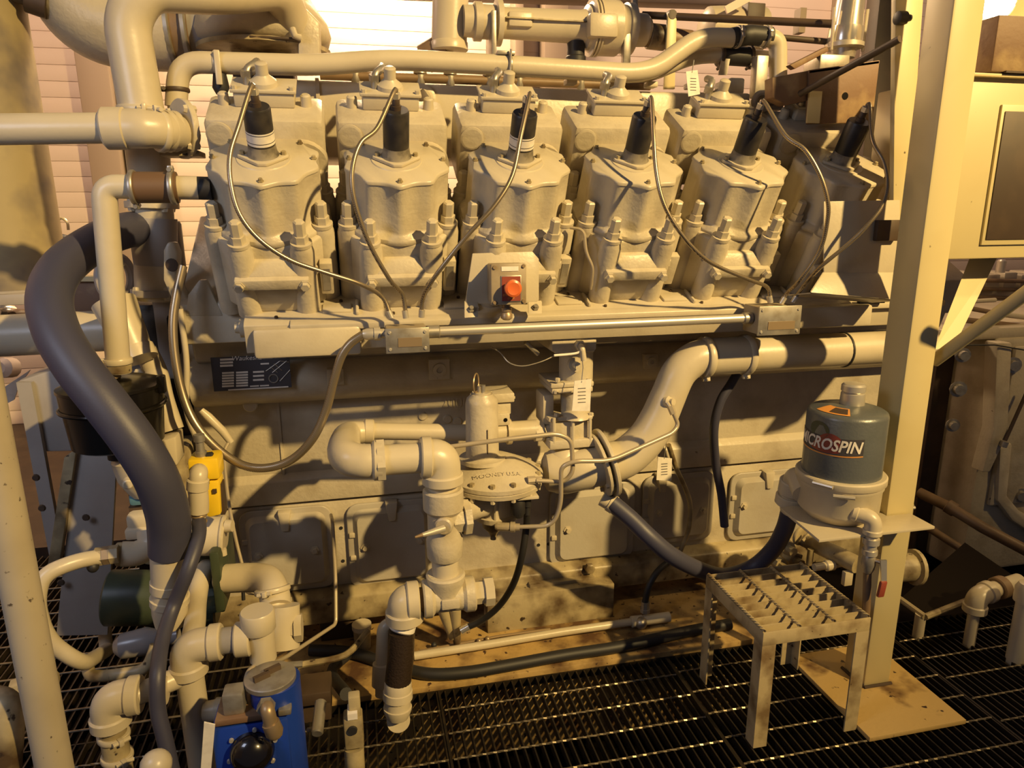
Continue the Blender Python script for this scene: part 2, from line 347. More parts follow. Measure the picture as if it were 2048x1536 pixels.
# cast numerals
lettering('cast_numerals', '2000', .055, A(910, 806, 2.5), (1, 0, 0), (0, 0, 1), CAST, eb, off=.004)
for uv in ((845, 832), (895, 838), (915, 842)):
    p = A(*uv, 2.5); part('cast_mark', M().lathe(p, (0, -1, 0), [(0, .018), (.006, .014)], 14), CAST, eb)
def rrect(x0, z0, x1, z1, r, y, seg=5):
    out = []
    for cx, cz, a0 in ((x1-r, z0+r, -90), (x1-r, z1-r, 0), (x0+r, z1-r, 90), (x0+r, z0+r, 180)):
        for k in range(seg+1):
            a = math.radians(a0+90*k/seg); out.append(V((cx+r*math.cos(a), y, cz+r*math.sin(a))))
    return out
def door(u0, v0, u1, v1, bolts, clip, Y=2.49):
    um, vm = (u0+u1)/2, (v0+v1)/2
    x0, x1, z1, z0 = A(u0, vm, Y).x, A(u1, vm, Y).x, A(um, v0, Y).z, A(um, v1, Y).z
    d = part('inspection_door', M().prism(rrect(x0, z0, x1, z1, .045, Y), (0, -.012, 0)), DOORM, eb, .004, 50)
    g = .022
    m = M(); o = rrect(x0+g, z0+g, x1-g, z1-g, .035, Y-.012); i = rrect(x0+g+.016, z0+g+.016, x1-g-.016, z1-g-.016, .028, Y-.034)
    k = len(o); m.add(o+i, [list(range(2*k-1, k-1, -1))]+[(a, (a+1) % k, k+(a+1) % k, k+a) for a in range(k)])
    part('door_pan', m, DOORM, d, ang=30)
    for bu, bv in bolts:
        p = A(bu, bv, Y-.034); part('door_bolt', M().lathe(p, (0, -1, 0), [(0, .017), (.004, .017), (.004, .010), (.014, .009)], 6), PAINT, d)
    if clip:
        p = A(*clip, Y-.02); part('door_clamp', M().hexa([V((p.x-.018, Y, p.z-.025)), V((p.x+.018, Y, p.z-.025)), V((p.x+.024, Y, p.z+.04)), V((p.x-.024, Y, p.z+.04)), V((p.x-.012, Y-.045, p.z-.035)), V((p.x+.012, Y-.045, p.z-.035)), V((p.x+.022, Y-.04, p.z+.035)), V((p.x-.022, Y-.04, p.z+.035))]), PAINT, d, .004)
    for zz in (.35, .62):
        part('door_hinge', M().box((x0+.006, Y-.02, z0+(z1-z0)*zz), (x0+g+.006, Y-.01, z0+(z1-z0)*zz+.02)), PAINT, d, .003)
door(483, 1014, 668, 1180, ((630, 1100), (517, 1112)), (570, 1040))
door(696, 1000, 868, 1166, ((730, 1095), (840, 1080)), (783, 1020))
door(1098, 968, 1266, 1122, ((1135, 1060),), None)
door(1283, 946, 1424, 1082, ((1318, 1026), (1407, 1020)), (1322, 965))
door(1456, 940, 1600, 1072, ((1488, 1012),), (1535, 958))
# base blocks under the foot rail
m = M().pbox(975, 1183, 1227, 1262, 2.36, 2.44); m.v = [V((p.x, p.y, max(p.z, .0195))) for p in m.v]; part('shim_block', m, GRIME, eb, .003)
m = M().pbox(1060, 1163, 1190, 1182, 2.40, 2.44); part('shim_plate', m, GRIME, eb, .002)
m = M().pbox(640, 1215, 735, 1290, 2.45, 2.6); m.v = [V((p.x, p.y, max(p.z, .0195))) for p in m.v]; part('mount_block', m, DKBROWN, eb, .003)
p = A(1178, 1135, 2.43); part('foot_bolt', M().hexb(p, (0, -1, 0), .022, .02), GRIME, eb)
# ------------------------------------------------------------------ cam rail
rl = thing('camshaft_rail', 'long beige camshaft housing running below the cylinders with stepped cover', 'housing', (.7, 2.2, 1.2))
xa, xb = A(506, 650, 2.1).x, 2.05
z1 = 1.296; z0 = 1.20; zb = A(1000, 574, 2.3).z
m = M().prism([(xa, 2.14, z0), (xa, 2.12, z1-.012), (xa, 2.135, z1), (xa, 2.30, zb), (xa, 2.303, zb), (xa, 2.303, z0)], (xb-xa, 0, 0)); m.v = [V((p.x-.03 if p.x < xa+.01 else p.x, p.y, p.z)) for p in m.v]; part('rail_body', m, PAINT, rl, .006)
m = M().prism([(xa+.1, 2.105, z1-.03), (xa+.1, 2.105, z1-.012), (xa+.1, 2.13, z1+.002), (xa+.1, 2.14, z1-.03)], (xb-xa-.1, 0, 0)); part('cover_lip', m, PAINT, rl, .003)
sl = V((0, 2.30-2.135, zb-z1)).normalized(); nrm = V((0, -sl.z, sl.y))
for i in range(6):                   # raised pads on the sloping cover, between the cylinders
    cx = -.234+.3666*i+.1833
    part('cover_pad', M().obox(V((cx-.012, 2.135, z1))+sl*.058+nrm*.003, (1, 0, 0), sl, nrm, .085, .055, .010), PAINT, rl, .004)
    part('cover_rib', M().obox(V((cx+.048, 2.135, z1))+sl*.055+nrm*.006, (1, 0, 0), sl, nrm, .010, .085, .014), PAINT, rl, .004)
    part('cover_screw', M().lathe(V((cx, 2.135, z1))+sl*.106, nrm, [(-.002, .006), (.006, .005)], 8), DKBROWN, rl)
for i in range(6):
    part('cover_screw', M().lathe(V((xa+.06+i*.34, 2.135, z1))+sl*.014, nrm, [(-.002, .006), (.006, .005)], 8), DKBROWN, rl)
m = M().box((xa-.005, 2.10, z0-.012), (xa+.30, 2.16, z1-.02)); part('end_block', m, PAINT, rl, .012)
p = A(487, 655, 2.2); part('end_plug', M().lathe((xa-.03, 2.2, p.z), (-1, 0, 0), [(0, .03), (.02, .03), (.02, .018), (.035, .016)], 16), PAINT, rl)
for u0, u1 in ((1600, 1745),):
    part('rail_skirt', M().pbox(u0, 612, u1, 655, 2.07, 2.12), PAINT, rl, .01)
p = A(1748, 607, 2.06); part('rail_gap', M().pbox(1720, 598, 1770, 607, 2.085, 2.1), BLACK, rl)
# ------------------------------------------------------------------ cylinders
AX = V((0, -.5, .8660254)); FD = V((0, -.8660254, -.5)); EX = V((1, 0, 0))
LX0, LSP, LY, LZ = -.234, .3666, 2.15, 1.749
def Q(i, x, f, h): return V((LX0+LSP*i, LY, LZ))+EX*x+FD*f+AX*h
_p = V((0, 2.135, z1))-V((0, LY, LZ)); RF0, RH0 = _p.dot(FD), _p.dot(AX); RSL = sl.dot(AX)/sl.dot(FD)
DECKH = (V((0, 2.302, zc+.27+.032*.583))-V((0, LY, LZ))).dot(AX)
def hrail(f): return RH0+RSL*(f-RF0)          # height of the sloping cover in the cylinder's own frame
def hfoot(f): return (hrail(f) if f > .06 else DECKH)-.003
def lobe(i, r, h, n=96, amp=1.0):
    out = []
    for k in range(n):
        t = 2*math.pi*k/n; rr = r*(1.03-.10*amp*abs(math.sin(5*(t-math.pi/2)))**1.3)
        c, sn = math.cos(t), math.sin(t)
        out.append(Q(i, rr*c, rr*sn*1.0, h))
    return out
CYL = ['ribbed beige cylinder under the white-banded coil beside the left-end pipework flange',
       'ribbed beige cylinder whose coil lead runs to the middle port of its junction box',
       'ribbed beige cylinder standing behind the emergency stop plate',
       'ribbed beige cylinder with a thin bent steel tube running down beside it',
       'ribbed beige cylinder next to the one half hidden by the bent shield plate',
       'shadowed beige cylinder half hidden behind the bent shield plate']
COILL = ['black ignition coil with white label band nearest the left-end pipe flange', 'plain black ignition coil on the second cylinder from the pipe flange',
         'black ignition coil with white label band above the emergency stop', 'plain black ignition coil on the cylinder right behind the thin bent tube',
         'plain black ignition coil on the cylinder next to the shield plate', 'dark ignition coil in shadow below the rusty guard plates']
BOLTANG = [0, 90, 180, 225, 270, 315]
for i in range(6):
    t = thing('engine_cylinder', CYL[i], 'cylinder', Q(i, 0, 0, -.45), 'six cylinders of the near bank')
    r = .152; rings = [(-.185, 1.085, .2), (-.178, 1.10, .2), (-.168, 1.095, .3), (-.158, 1.02, .9), (-.15, 1.0, 1), (-.012, .985, 1)]
    m = M(); vs = []; n = 96
    for h, k, a in rings: vs += lobe(i, r*k, h, n, a)
    fs = []
    for j in range(len(rings)-1): fs += [(j*n+k, j*n+(k+1) % n, (j+1)*n+(k+1) % n, (j+1)*n+k) for k in range(n)]
    fs += [list(range(n))[::-1], list(range((len(rings)-1)*n, len(rings)*n))]
    part('barrel', m.add(vs, fs), CAST, t, ang=50)
    m = M(); a = lobe(i, r, -.012, n); b = lobe(i, r, -.004, n); c = lobe(i, r*.975, 0, n)
    m.add(a+b+c, [list(range(n))[::-1], list(range(2*n, 3*n))]+[(j*n+k, j*n+(k+1) % n, (j+1)*n+(k+1) % n, (j+1)*n+k) for j in range(2) for k in range(n)])
    lid = part('cylinder_cover', m, PAINT, t, ang=50)
    for ang in BOLTANG:
        q = math.radians(ang); p = Q(i, .135*math.cos(q), .135*math.sin(q), 0)
        part('cover_bolt', M().lathe(p, AX, [(0, .0085), (.004, .0085), (.004, .006), (.010, .0055)], 6), GRIME, lid)
    part('coil_seat', M().lathe(Q(i, 0, 0, 0), AX, [(0, .074), (.003, .072), (.003, .066)], 32), PAINT, lid)
    # jug body with stud bosses
    ol = [(-.165, -.14), (.165, -.14), (.172, .03), (.165, .09), (.10, .165), (-.10, .165), (-.165, .09), (-.172, .03)]
    k = len(ol)
    part('jug', M().add([Q(i, a, b, hfoot(b)) for a, b in ol]+[Q(i, a, b, -.18) for a, b in ol], [list(range(k))[::-1], list(range(k, 2*k))]+[(j, (j+1) % k, k+(j+1) % k, k+j) for j in range(k)]), CAST, t, .010)
    for sx, sf, sh in ((-.088, .172, -.172), (.088, .172, -.172), (-.146, .082, -.165), (.146, .082, -.165), (-.15, -.10, -.16), (.15, -.10, -.16)):
        if i == 0 and sx == -.088: sx = -.078
        h0 = (DECKH-.012 if i == 0 and sx < -.1 else hfoot(sf))-.004; m = M().lathe(Q(i, sx, sf, h0), AX, [(0, .036), (sh-h0-.02, .034), (sh-h0, .028)], 18); bs = part('stud_boss', m, CAST, t)
        m = M().lathe(Q(i, sx, sf, sh), AX, [(0, .030), (.010, .030)], 20); part('washer', m, PAINT, bs)
        m = M().lathe(Q(i, sx, sf, sh+.01), AX, [(0, .0215), (.022, .0215), (.022, .0165), (.062, .0165), (.066, .012)], 6); part('stud_nut', m, PAINT, bs)
    # pushrod foot with flange and bolts
    m = M().prism([Q(i, a, b, -.292) for a, b in ((-.102, .14), (.102, .14), (.102, .222), (-.102, .222))], AX*.035); ft = part('foot_flange', m, CAST, t, .006)
    part('foot_upper', M().hexa([Q(i, -.085, .13, -.258), Q(i, .085, .13, -.258), Q(i, .085, .205, -.258), Q(i, -.085, .205, -.258), Q(i, -.05, .13, -.222), Q(i, .05, .13, -.222), Q(i, .05, .178, -.222), Q(i, -.05, .178, -.222)]), CAST, ft, .006)
    part('foot_duct', M().hexa([Q(i, -.09, .07, hfoot(.07)), Q(i, .09, .07, hfoot(.07)), Q(i, .09, .185, hfoot(.185)), Q(i, -.09, .185, hfoot(.185)), Q(i, -.068, .06, -.292), Q(i, .068, .06, -.292), Q(i, .068, .20, -.292), Q(i, -.068, .20, -.292)]), CAST, ft, .008)
    for s in (-1, 1):
        m = M().lathe(Q(i, s*.09, .222, -.275), FD, [(0, .017), (.004, .017), (.004, .013), (.016, .012)], 6); part('foot_bolt', m, PAINT, ft)
    # name plate pad and small fittings
    m = M().obox(Q(i, .148, .145, -.30), EX, FD, AX, .036, .03, .11); q = part('plate_pad', m, CAST, t, .004)
    if i < 3:
        part('plate', M().obox(Q(i, .148, .161, -.30), EX, FD, AX, .022, .003, .075), GALV, q)
    m = M().lathe(Q(i, -.145, .09, -.29), FD, [(0, .016), (.02, .016), (.022, .008), (.012, .007)], 14); part('pipe_boss', m, CAST, t)
    m = M().lathe(Q(i, .112, .175, -.262), AX, [(0, .017), (.018, .015), (.018, .011), (.04, .010)], 8); part('oil_fitting', m, PAINT, t)
    if i == 3 or i == 4:
        part('port', M().lathe(Q(i, .02 if i == 3 else -.12, .165, -.245), FD, [(0, .014), (.006, .014), (.006, .008), (.0, .008)], 16), CAST, t)
    # head ----------------------------------------------------------------
    h = part('cylinder_head', M().prism([Q(i, a, b, -.15) for a, b in ((-.166, -.125), (.166, -.125), (.166, -.31), (-.166, -.31))], AX*.205), CAST, t, .02)
    part('port_neck', M().cyl(Q(i, .10, -.10, -.07), Q(i, .10, -.2, -.07), .07, n=24), CAST, h)
    m = M().lathe(Q(i, -.127, -.125, .012), FD, [(0, .036), (.004, .036), (.006, .030), (.006, .029)], 28); part('core_plug', m, CAST, h)
    m = M().prism([Q(i, a, b, .055) for a, b in ((-.085, -.21), (.085, -.21), (.085, -.30), (-.085, -.30))], AX*.042); rc = part('rocker_cover', m, PAINT, t, .005)
    part('cover_cap', M().prism([Q(i, a, b, .098) for a, b in ((-.092, -.205), (.092, -.205), (.092, -.305), (-.092, -.305))], AX*.010), PAINT, rc, .003)
    for sx in (-.08, .08):
        part('cap_bolt', M().lathe(Q(i, sx, -.215, .108), AX, [(0, .008), (.010, .008)], 6), PAINT, rc)
        part('side_lug', M().lathe(Q(i, sx*1.45, -.235, .055), AX, [(0, .017), (.030, .015), (.034, .010)], 10), PAINT, h)
    m = M().lathe(Q(i, .0, -.25, .108), AX, [(0, .040), (.012, .038), (.025, .022), (.03, .018), (.06, .018), (.064, .012)], 18); part('vent_fitting', m, PAINT, rc)
    m = M().tube(fillet([Q(i, -.045, -.25, .10), Q(i, -.045, -.26, .145), Q(i, -.02, -.30, .15), Q(i, -.02, -.34, .14)], .02), .012, 10); part('air_tube', m, GALV, rc)
    part('union_nut', M().lathe(Q(i, -.045, -.26, .125), AX, [(0, .017), (.02, .017)], 6), GALV, rc)
    # coil ----------------------------------------------------------------
    c = thing('ignition_coil', COILL[i], 'ignition coil', Q(i, 0, 0, .003), 'ignition coils on the cylinder covers')
    part('flange', M().prism([Q(i, a, b, .003) for a, b in ((-.068, -.006), (-.03, -.046), (.03, -.046), (.068, -.006), (.068, .006), (.012, .058), (-.012, .058), (-.068, .006))], AX*.010), PAINT, c, .003)
    part('coil_foot', M().lathe(Q(i, 0, 0, .013), AX, [(0, .044), (.006, .040), (.030, .0365)], 24), DUST, c)
    part('coil_body', M().lathe(Q(i, 0, 0, .043), AX, [(0, .0368), (.098, .0368), (.104, .034), (.104, .016)], 28), COIL, c)
    if i in (0, 2):
        b = part('label_band', M().lathe(Q(i, 0, 0, .048), AX, [(0, .0372), (.036, .0372)], 28), WHITE, c)
        part('print_line', M().lathe(Q(i, 0, 0, .055), AX, [(0, .0374), (.002, .0374)], 28), INK, b)
        part('print_line', M().lathe(Q(i, 0, 0, .078), AX, [(0, .0374), (.002, .0374)], 28), INK, b)
    part('terminal', M().lathe(Q(i, 0, 0, .147), AX, [(0, .014), (.012, .014), (.012, .011), (.03, .011), (.034, .008)], 12), DKBROWN, c)
    for sx in (-1, 1): part('flange_bolt', M().lathe(Q(i, .055*sx, 0, .013), AX, [(0, .008), (.009, .007)], 6), GRIME, c)
# ignition leads
LE = [[(478, 250), (460, 310), (462, 370), (480, 430), (520, 480), (580, 520), (650, 545), (720, 568), (765, 595), (783, 636)],
      [(755, 255), (722, 285), (706, 330), (705, 380), (720, 440), (745, 500), (780, 560), (805, 590), (812, 636)],
      [(1042, 270), (1025, 350), (990, 410), (940, 465), (895, 520), (862, 565), (845, 600), (843, 634)],
      [(1307, 270), (1312, 340), (1325, 400), (1350, 450), (1390, 500), (1430, 530), (1500, 560), (1535, 575), (1541, 605)],
      [(1570, 270), (1610, 300), (1640, 350), (1655, 400), (1655, 440), (1640, 500), (1600, 560), (1575, 585), (1562, 607)],
      [(1745, 280), (1768, 325), (1775, 370), (1765, 410), (1735, 450), (1700, 485), (1640, 535), (1605, 575), (1585, 605)]]
LL = ['braided steel lead from the white-banded coil by the pipe flange to the junction box', 'braided steel lead entering the middle port of the box with the thick conduit',
      'braided steel lead slanting from the coil above the emergency stop', 'braided steel lead drooping to the port nearest the rigid conduit on the shield-side box',
      'braided steel lead looping past the upright edge of the shield plate', 'braided steel lead from the shadowed coil looping across the shield plate']
for i, pp in enumerate(LE):
    k = len(pp); pts = [Q(i, 0, 0, .183), Q(i, -.004 if i < 2 else .006, .004, .20)]
    for j, (u, v) in enumerate(pp):
        t = (j+1)/k; Y = 2.04-(.10 if i < 4 else .15)*math.sin(math.pi*min(1, t*1.1))**.8+(-.012)*t
        if j == k-1: Y = 2.02
        pts.append(A(u, v, Y))
    t = thing('ignition_lead', LL[i], 'cable', pts[-1], 'braided ignition leads')
    part('sleeve', M().tube(smooth(pts, 6), .0062, 10), BRAID, t)
    part('coil_nut', M().cyl(Q(i, 0, 0, .178), Q(i, 0, 0, .193), .012, n=6), STEEL, t)
    d = (pts[-2]-pts[-1]).normalized()
    part('ferrule', M().cyl(pts[-1], pts[-1]+d*.022, .009, n=12), STEEL, t)
# junction boxes on the rail, with rigid conduit
def jbox(u0, v0, u1, v1, Y, label, left):
    um, vm = (u0+u1)/2, (v0+v1)/2
    x0, x1, z0, zt = A(u0, vm, Y).x, A(u1, vm, Y).x, A(um, v1, Y).z, A(um, v0, Y).z
    t = thing('junction_box', label, 'junction box', ((x0+x1)/2, Y+.04, z0))
    part('body', M().box((x0+.004, Y+.004, z0+.003), (x1-.004, Y+.10, zt-.003)), ENCL, t, .004)
    ld = part('lid', M().box((x0, Y, z0), (x1, Y+.006, zt)), GALV, t, .002)
    for sx in (x0+.012, x1-.012):
        for sz in (z0+.012, zt-.012): part('screw', M().lathe((sx, Y, sz), (0, -1, 0), [(0, .005), (.003, .004)], 10), STEEL, ld)
    part('data_plate', M().box((x0+.035, Y-.0015, z0+.018), (x1-.022, Y, z0+.044)), BRASS, ld)
    return x0, x1, z0, zt
b1 = jbox(771, 656, 859, 706, 1.985, 'metal ignition junction box with three leads and the thick flexible conduit', True)
b2 = jbox(1517, 612, 1602, 670, 1.985, 'metal ignition junction box at the shield plate end of the conduit', False)
part_t = thing('rigid_conduit', 'bright steel conduit tube joining the two ignition junction boxes', 'conduit', A(1190, 650, 2.04))
zc1 = A(875, 663, 2.03).z; zc2 = A(1502, 636, 2.03).z
part('conduit_tube', M().cyl((b1[1], 2.03, zc1), (b2[0], 2.03, zc2), .0145, n=20), STEEL, part_t)
part('coupling', M().ccyl((b1[1]-.002, 2.03, zc1), (b1[1]+.035, 2.03, zc1), .019), GALV, part_t)
part('coupling', M().ccyl((b2[0]-.03, 2.03, zc2), (b2[0]+.002, 2.03, zc2), .019), GALV, part_t)
fc = [(722, 672), (700, 688), (682, 715), (668, 760), (652, 820), (625, 878), (582, 920), (530, 936), (480, 928), (430, 893), (390, 846), (366, 790), (351, 720), (346, 650), (353, 590), (366, 532)]
pts = [V((b1[0]-.055, 2.03, A(740, 668, 2.03).z))]+[A(u, v, 2.03+.20*max(0, (j-5)/10)) for j, (u, v) in enumerate(fc)]
t = thing('flexible_conduit', 'thick braided flexible conduit hanging in a deep loop from the junction box', 'conduit', pts[9])
part('sleeve', M().tube(smooth(pts, 7), .0125, 14), BRAID, t)
z = A(740, 668, 2.03).z
part('gland', M().lathe((b1[0], 2.03, z), (-1, 0, 0), [(0, .014), (.012, .014), (.012, .02), (.03, .02), (.03, .017), (.05, .017), (.062, .013)], 12), STEEL, t)
# emergency stop
t = thing('emergency_stop_station', 'emergency stop box with orange-red mushroom button on a bent sheet plate', 'emergency stop', A(1003, 620, 2.06))
Y = 2.07
pl = [(930, 608), (945, 507), (1065, 503), (1078, 518), (1078, 600), (1072, 606)]
part('mounting_plate', M().prism([A(u, v, Y) for u, v in pl], (0, .006, 0)), PAINT, t, .002)
for u0, u1 in ((929, 956), (1057, 1084)):
    a, b = A(u0, 604, Y), A(u1, 604, Y); c, d = A(u1, 634 if u0 < 1000 else 627, 2.04), A(u0, 636 if u0 < 1000 else 628, 2.04)
    q = part('foot_tab', M().prism([a, b, c, d], (0, .006, .004)), PAINT, t, .002)
    part('tab_bolt', M().lathe((a+c)/2+V((0, -.002, 0)), (0, -.7, .7), [(0, .011), (.004, .011), (.004, .007), (.012, .007)], 6), GALV, q)
bx = M().pbox(984, 529, 1052, 608, 1.99, Y); part('enclosure', bx, ENCL, t, .006)
lidp = part('enclosure_lid', M().pbox(982, 527, 1053, 610, 1.985, 1.998), ENCL, t, .004)
for u, v in ((989, 535), (1047, 532), (989, 605), (1047, 602)):
    p = A(u, v, 1.985); part('lid_screw', M().lathe(p, (0, -1, 0), [(0, .006), (.004, .005)], 10), BRASS, lidp)
part('white_label', M().pbox(1003, 533, 1037, 542, 1.9835, 1.9855), WHITE, lidp)
lp = part('legend_plate', M().pbox(1002, 551, 1043, 604, 1.982, 1.9855), GALV, t, .001)
rp_ = part('red_plate', M().pbox(1004, 553, 1041, 602, 1.9805, 1.9825), RED, t)
lettering('legend', 'EMERGENCY', .0085, A(1022, 590, 1.9805), (1, 0, 0), (0, 0, 1), ORANGE, rp_)
lettering('legend', 'STOP', .0085, A(1022, 597, 1.9805), (1, 0, 0), (0, 0, 1), ORANGE, rp_)
p = A(1022, 575, 1.9805)
part('button', M().lathe(p, (0, -1, 0), [(0, .013), (.014, .013), (.016, .0235), (.026, .0255), (.034, .024), (.037, .018), (.035, .008)], 30), BUTTON, t, label='orange-red mushroom push button')
p = A(1013, 609, 2.025)
part('cable_gland', M().lathe(p, (0, 0, -1), [(0, .012), (.008, .012), (.008, .016), (.02, .016), (.02, .012), (.028, .018), (.040, .018), (.046, .010)], 12), BRASS, t)
# shield plate in front of the last cylinder
t = thing('shield_plate', 'bent beige sheet shield standing on the rail in front of the last cylinder', 'shield', A(1710, 600, 2.1))
a, b, c, d = A(1648, 403, 1.985), A(1800, 400, 1.985), A(1800, 545, 1.985), A(1648, 545, 1.985)
part('upright_sheet', M().prism([a, b, c, d], (0, .005, 0)), PAINT, t, .001)
e, f = A(1800, 600, 1.945), A(1622, 585, 1.945)
part('sloping_sheet', M().prism([d, c, e, f], (0, .005, .003)), PAINT, t, .001)
part('lower_sheet', M().prism([f, e, e+V((0, .12, -.02)), f+V((0, .12, -.02))], (0, .004, -.004)), PAINT, t)
part('clip_block', M().pbox(1755, 440, 1800, 482, 1.965, 1.983), DKBROWN, t, .003)
# nameplate
t = thing('engine_nameplate', 'black engine data plate with white boxes and line drawing of the engine', 'nameplate', A(503, 748, 2.37))
Y = 2.365
part('plate', M().pbox(424, 712, 581, 779, Y, Y+.004), INK, t)
def np_(u0, v0, u1, v1): part('blank_field', M().pbox(u0, v0, u1, v1, Y-.0012, Y), WHITE, t)
for k in range(3): np_(440, 717+6.2*k, 466, 721+6.2*k)
for k in range(6): np_(444, 744+5.3*k, 468, 747.6+5.3*k); np_(472, 743+5.3*k, 496, 746.6+5.3*k)
for k in range(3): np_(506, 742+8*k, 528, 745.5+8*k)
np_(520, 714, 545, 717.5); np_(549, 712.5, 573, 716); np_(521, 726, 538, 729); np_(456, 775.5, 577, 778); np_(500, 771, 518, 773.5); np_(520, 770, 538, 772.5)
lettering('maker_name', 'Waukesha', .022, A(493, 716, Y-.001), (1, 0, 0), (0, 0, 1), WHITE, t, shear=.2)
ic = part('engine_drawing', M().torus(A(547, 757, Y-.001), (0, 1, 0), .014, .0022, 20, 6), GALV, t)
for a, b in (((532, 742), (560, 722)), ((545, 745), (573, 722)), ((560, 762), (580, 740)), ((560, 722), (578, 724)), ((540, 733), (555, 745)), ((548, 727), (564, 741))):
    part('drawing_line', M().cyl(A(*a, Y-.001), A(*b, Y-.001), .0012, n=6), GALV, t)
# ================================================================== pipes: helpers
def elbow(parent, a, c, b, r, m=PIPE, name='elbow', k=1.22, collar=.05):
    """pipe elbow from a round corner c to b: bulged bend with a collar at each end"""
    a, c, b = V(a), V(c), V(b); o = part(name, M().tube(fillet([a, c, b], min((a-c).length, (b-c).length)*.95, 9), r*k, 24), m, parent, ang=50)
    for p, q in ((a, c), (b, c)):
        d = (q-p).normalized(); part('collar', M().ccyl(p-d*.002, p+d*collar*.6, r*k*1.13, .004), m, o)
    return o
def run(parent, a, b, r, m=PIPE, name='pipe', n=24): return part(name, M().cyl(a, b, r, n=n), m, parent)
def sleeve(parent, a, b, r, m=PIPE, name='coupling', c=.004): return part(name, M().ccyl(a, b, r, c), m, parent)
def clamp(parent, c, d, r, name='clamp', m=PIPE, w=.012, screw=None):
    d = V(d).normalized(); c = V(c)
    o = part(name, M().lathe(c-d*w/2, d, [(0, r), (0, r*1.06), (w*.2, r*1.10), (w*.8, r*1.10), (w, r*1.06), (w, r)], 28), m, parent)
    if screw is not None:
        s = V(screw).normalized(); x = d.cross(s).normalized(); p = c+s*r*1.14
        part('clamp_screw', M().cyl(p-x*.018, p+x*.022, .006, n=8), m, o); part('clamp_lug', M().obox(p, d, s, x, w*1.2, .018, .012), m, o, .002)
    return o
def flange(parent, c, d, r, w=.02, nb=6, m=CAST, name='flange', br=.011):
    d = V(d).normalized(); c = V(c); o = part(name, M().ccyl(c-d*w/2, c+d*w/2, r, .002, 32), m, parent)
    x, y, _ = frame(d)
    for k in range(nb):
        a = 2*math.pi*(k+.5)/nb; p = c+(x*math.cos(a)+y*math.sin(a))*r*.84
        part('flange_bolt', M().lathe(p-d*(w/2+.010), d, [(0, br*.8), (.01, br), (w+.01, br), (w+.02, br*.8)], 6), PAINT, o)
    return o
# ================================================================== gas train (front of crankcase)
YG = 1.93
g = thing('gas_supply_pipe', 'beige gas supply pipe with elbows, ball valve, tee and dark hose riser', 'pipe', (A(800, 1440, YG).x, YG, 0))
r = .040
# upper U: back run, return elbow, horizontal run, down elbow
pb0, pb1 = A(728, 862, 2.222), A(985, 866, 2.222)
run(g, pb0, pb1, .028, PIPE)
e0 = A(690, 882, 2.10)
part('return_elbow', M().tube(smooth([A(742, 864, 2.222), A(700, 868, 2.20), A(690, 885, 2.08), A(692, 912, 1.96), A(722, 922, YG), A(752, 921, YG)], 8), [.034+.015*min(1, k/20) for k in range(41)], 24), PIPE, g, ang=50)
sleeve(g, A(748, 863, 2.222), A(728, 863, 2.222), .040)
sleeve(g, A(744, 921, YG), A(768, 920, YG), .058, name='union', c=.006)
part('union_flats', M().lathe(A(754, 921, YG), (1, 0, 0), [(0, .062), (.022, .062)], 8), PIPE, g)
run(g, A(755, 921, YG), A(850, 915, YG), .044)
c = A(884, 914, YG); elbow(g, A(842, 915, YG), V((c.x, YG, A(880, 914, YG).z)), V((c.x, YG, A(884, 965, YG).z)), .044)
xv = c.x
ztop = A(890, 960, YG).z; 
run(g, (xv, YG, ztop+.02), (xv, YG, ztop-.06), .044)
z0, z1 = A(905, 1112, YG).z, A(900, 975, YG).z
bv = part('ball_valve', M().lathe((xv, YG, z0), (0, 0, 1), [(0, .050), (.006, .054), ((z1-z0)*.28, .055), ((z1-z0)*.34, .049), ((z1-z0)*.66, .049), ((z1-z0)*.72, .060), ((z1-z0)-.006, .060), (z1-z0, .054)], 26), CAST, g)
hp = V((xv, YG-.05, A(880, 1037, YG).z))
part('stem_boss', M().lathe(hp+V((0, .02, 0)), (-.3, -1, 0), [(0, .028), (.03, .027), (.034, .022)], 20), CAST, bv)
hd = V((-.86, -.5, .06)).normalized()
hh = part('valve_handle', M().tube([hp+V((-.01, -.02, 0)), hp+V((-.01, -.02, 0))+hd*.03, hp+V((-.01, -.02, 0))+hd*.075], [.012, .010, .006], 10), STEEL, bv)
part('handle_grip', M().tube([hp+V((-.01, -.02, 0))+hd*.075, hp+V((-.01, -.02, 0))+hd*.10], [.006, .003], 10), BROWNPIPE, hh)
part('outlet_nut', M().lathe((xv+.02, YG, (z0+z1)/2+.01), (1, .15, 0), [(0, .045), (.035, .045), (.035, .055), (.055, .055)], 8), CAST, g)
run(g, (xv, YG, z0+.01), (xv, YG, A(910, 1150, YG).z), .041)
zt = A(915, 1190, YG).z
te = part('tee', M().lathe((xv, YG, zt), (0, 0, 1), [(-.02, .046), (.03, .048), (.055, .058), (.075, .060), (.08, .054)], 26), CAST, g)
part('tee_run', M().lathe((xv-.072, YG, zt), (1, 0, 0), [(0, .054), (.005, .058), (.025, .058), (.035, .046), (.12, .046), (.13, .054), (.155, .054), (.16, .050)], 26), CAST, te)
part('cast_pad', M().box((xv-.02, YG-.052, zt-.016), (xv+.035, YG-.04, zt+.016)), CAST, te, .004)
part('plug', M().lathe((xv+.088, YG, zt), (1, 0, 0), [(0, .036), (.03, .036), (.03, .045), (.058, .045)], 8), PIPE, te)
run(g, (xv-.06, YG, zt), (xv-.095, YG, zt), .036, BROWNPIPE, 'nipple')
xe = A(808, 1200, YG).x
elbow(g, V((xv-.085, YG, zt)), V((xe, YG, zt)), V((xe, YG, A(808, 1240, YG).z)), .042, collar=.06)
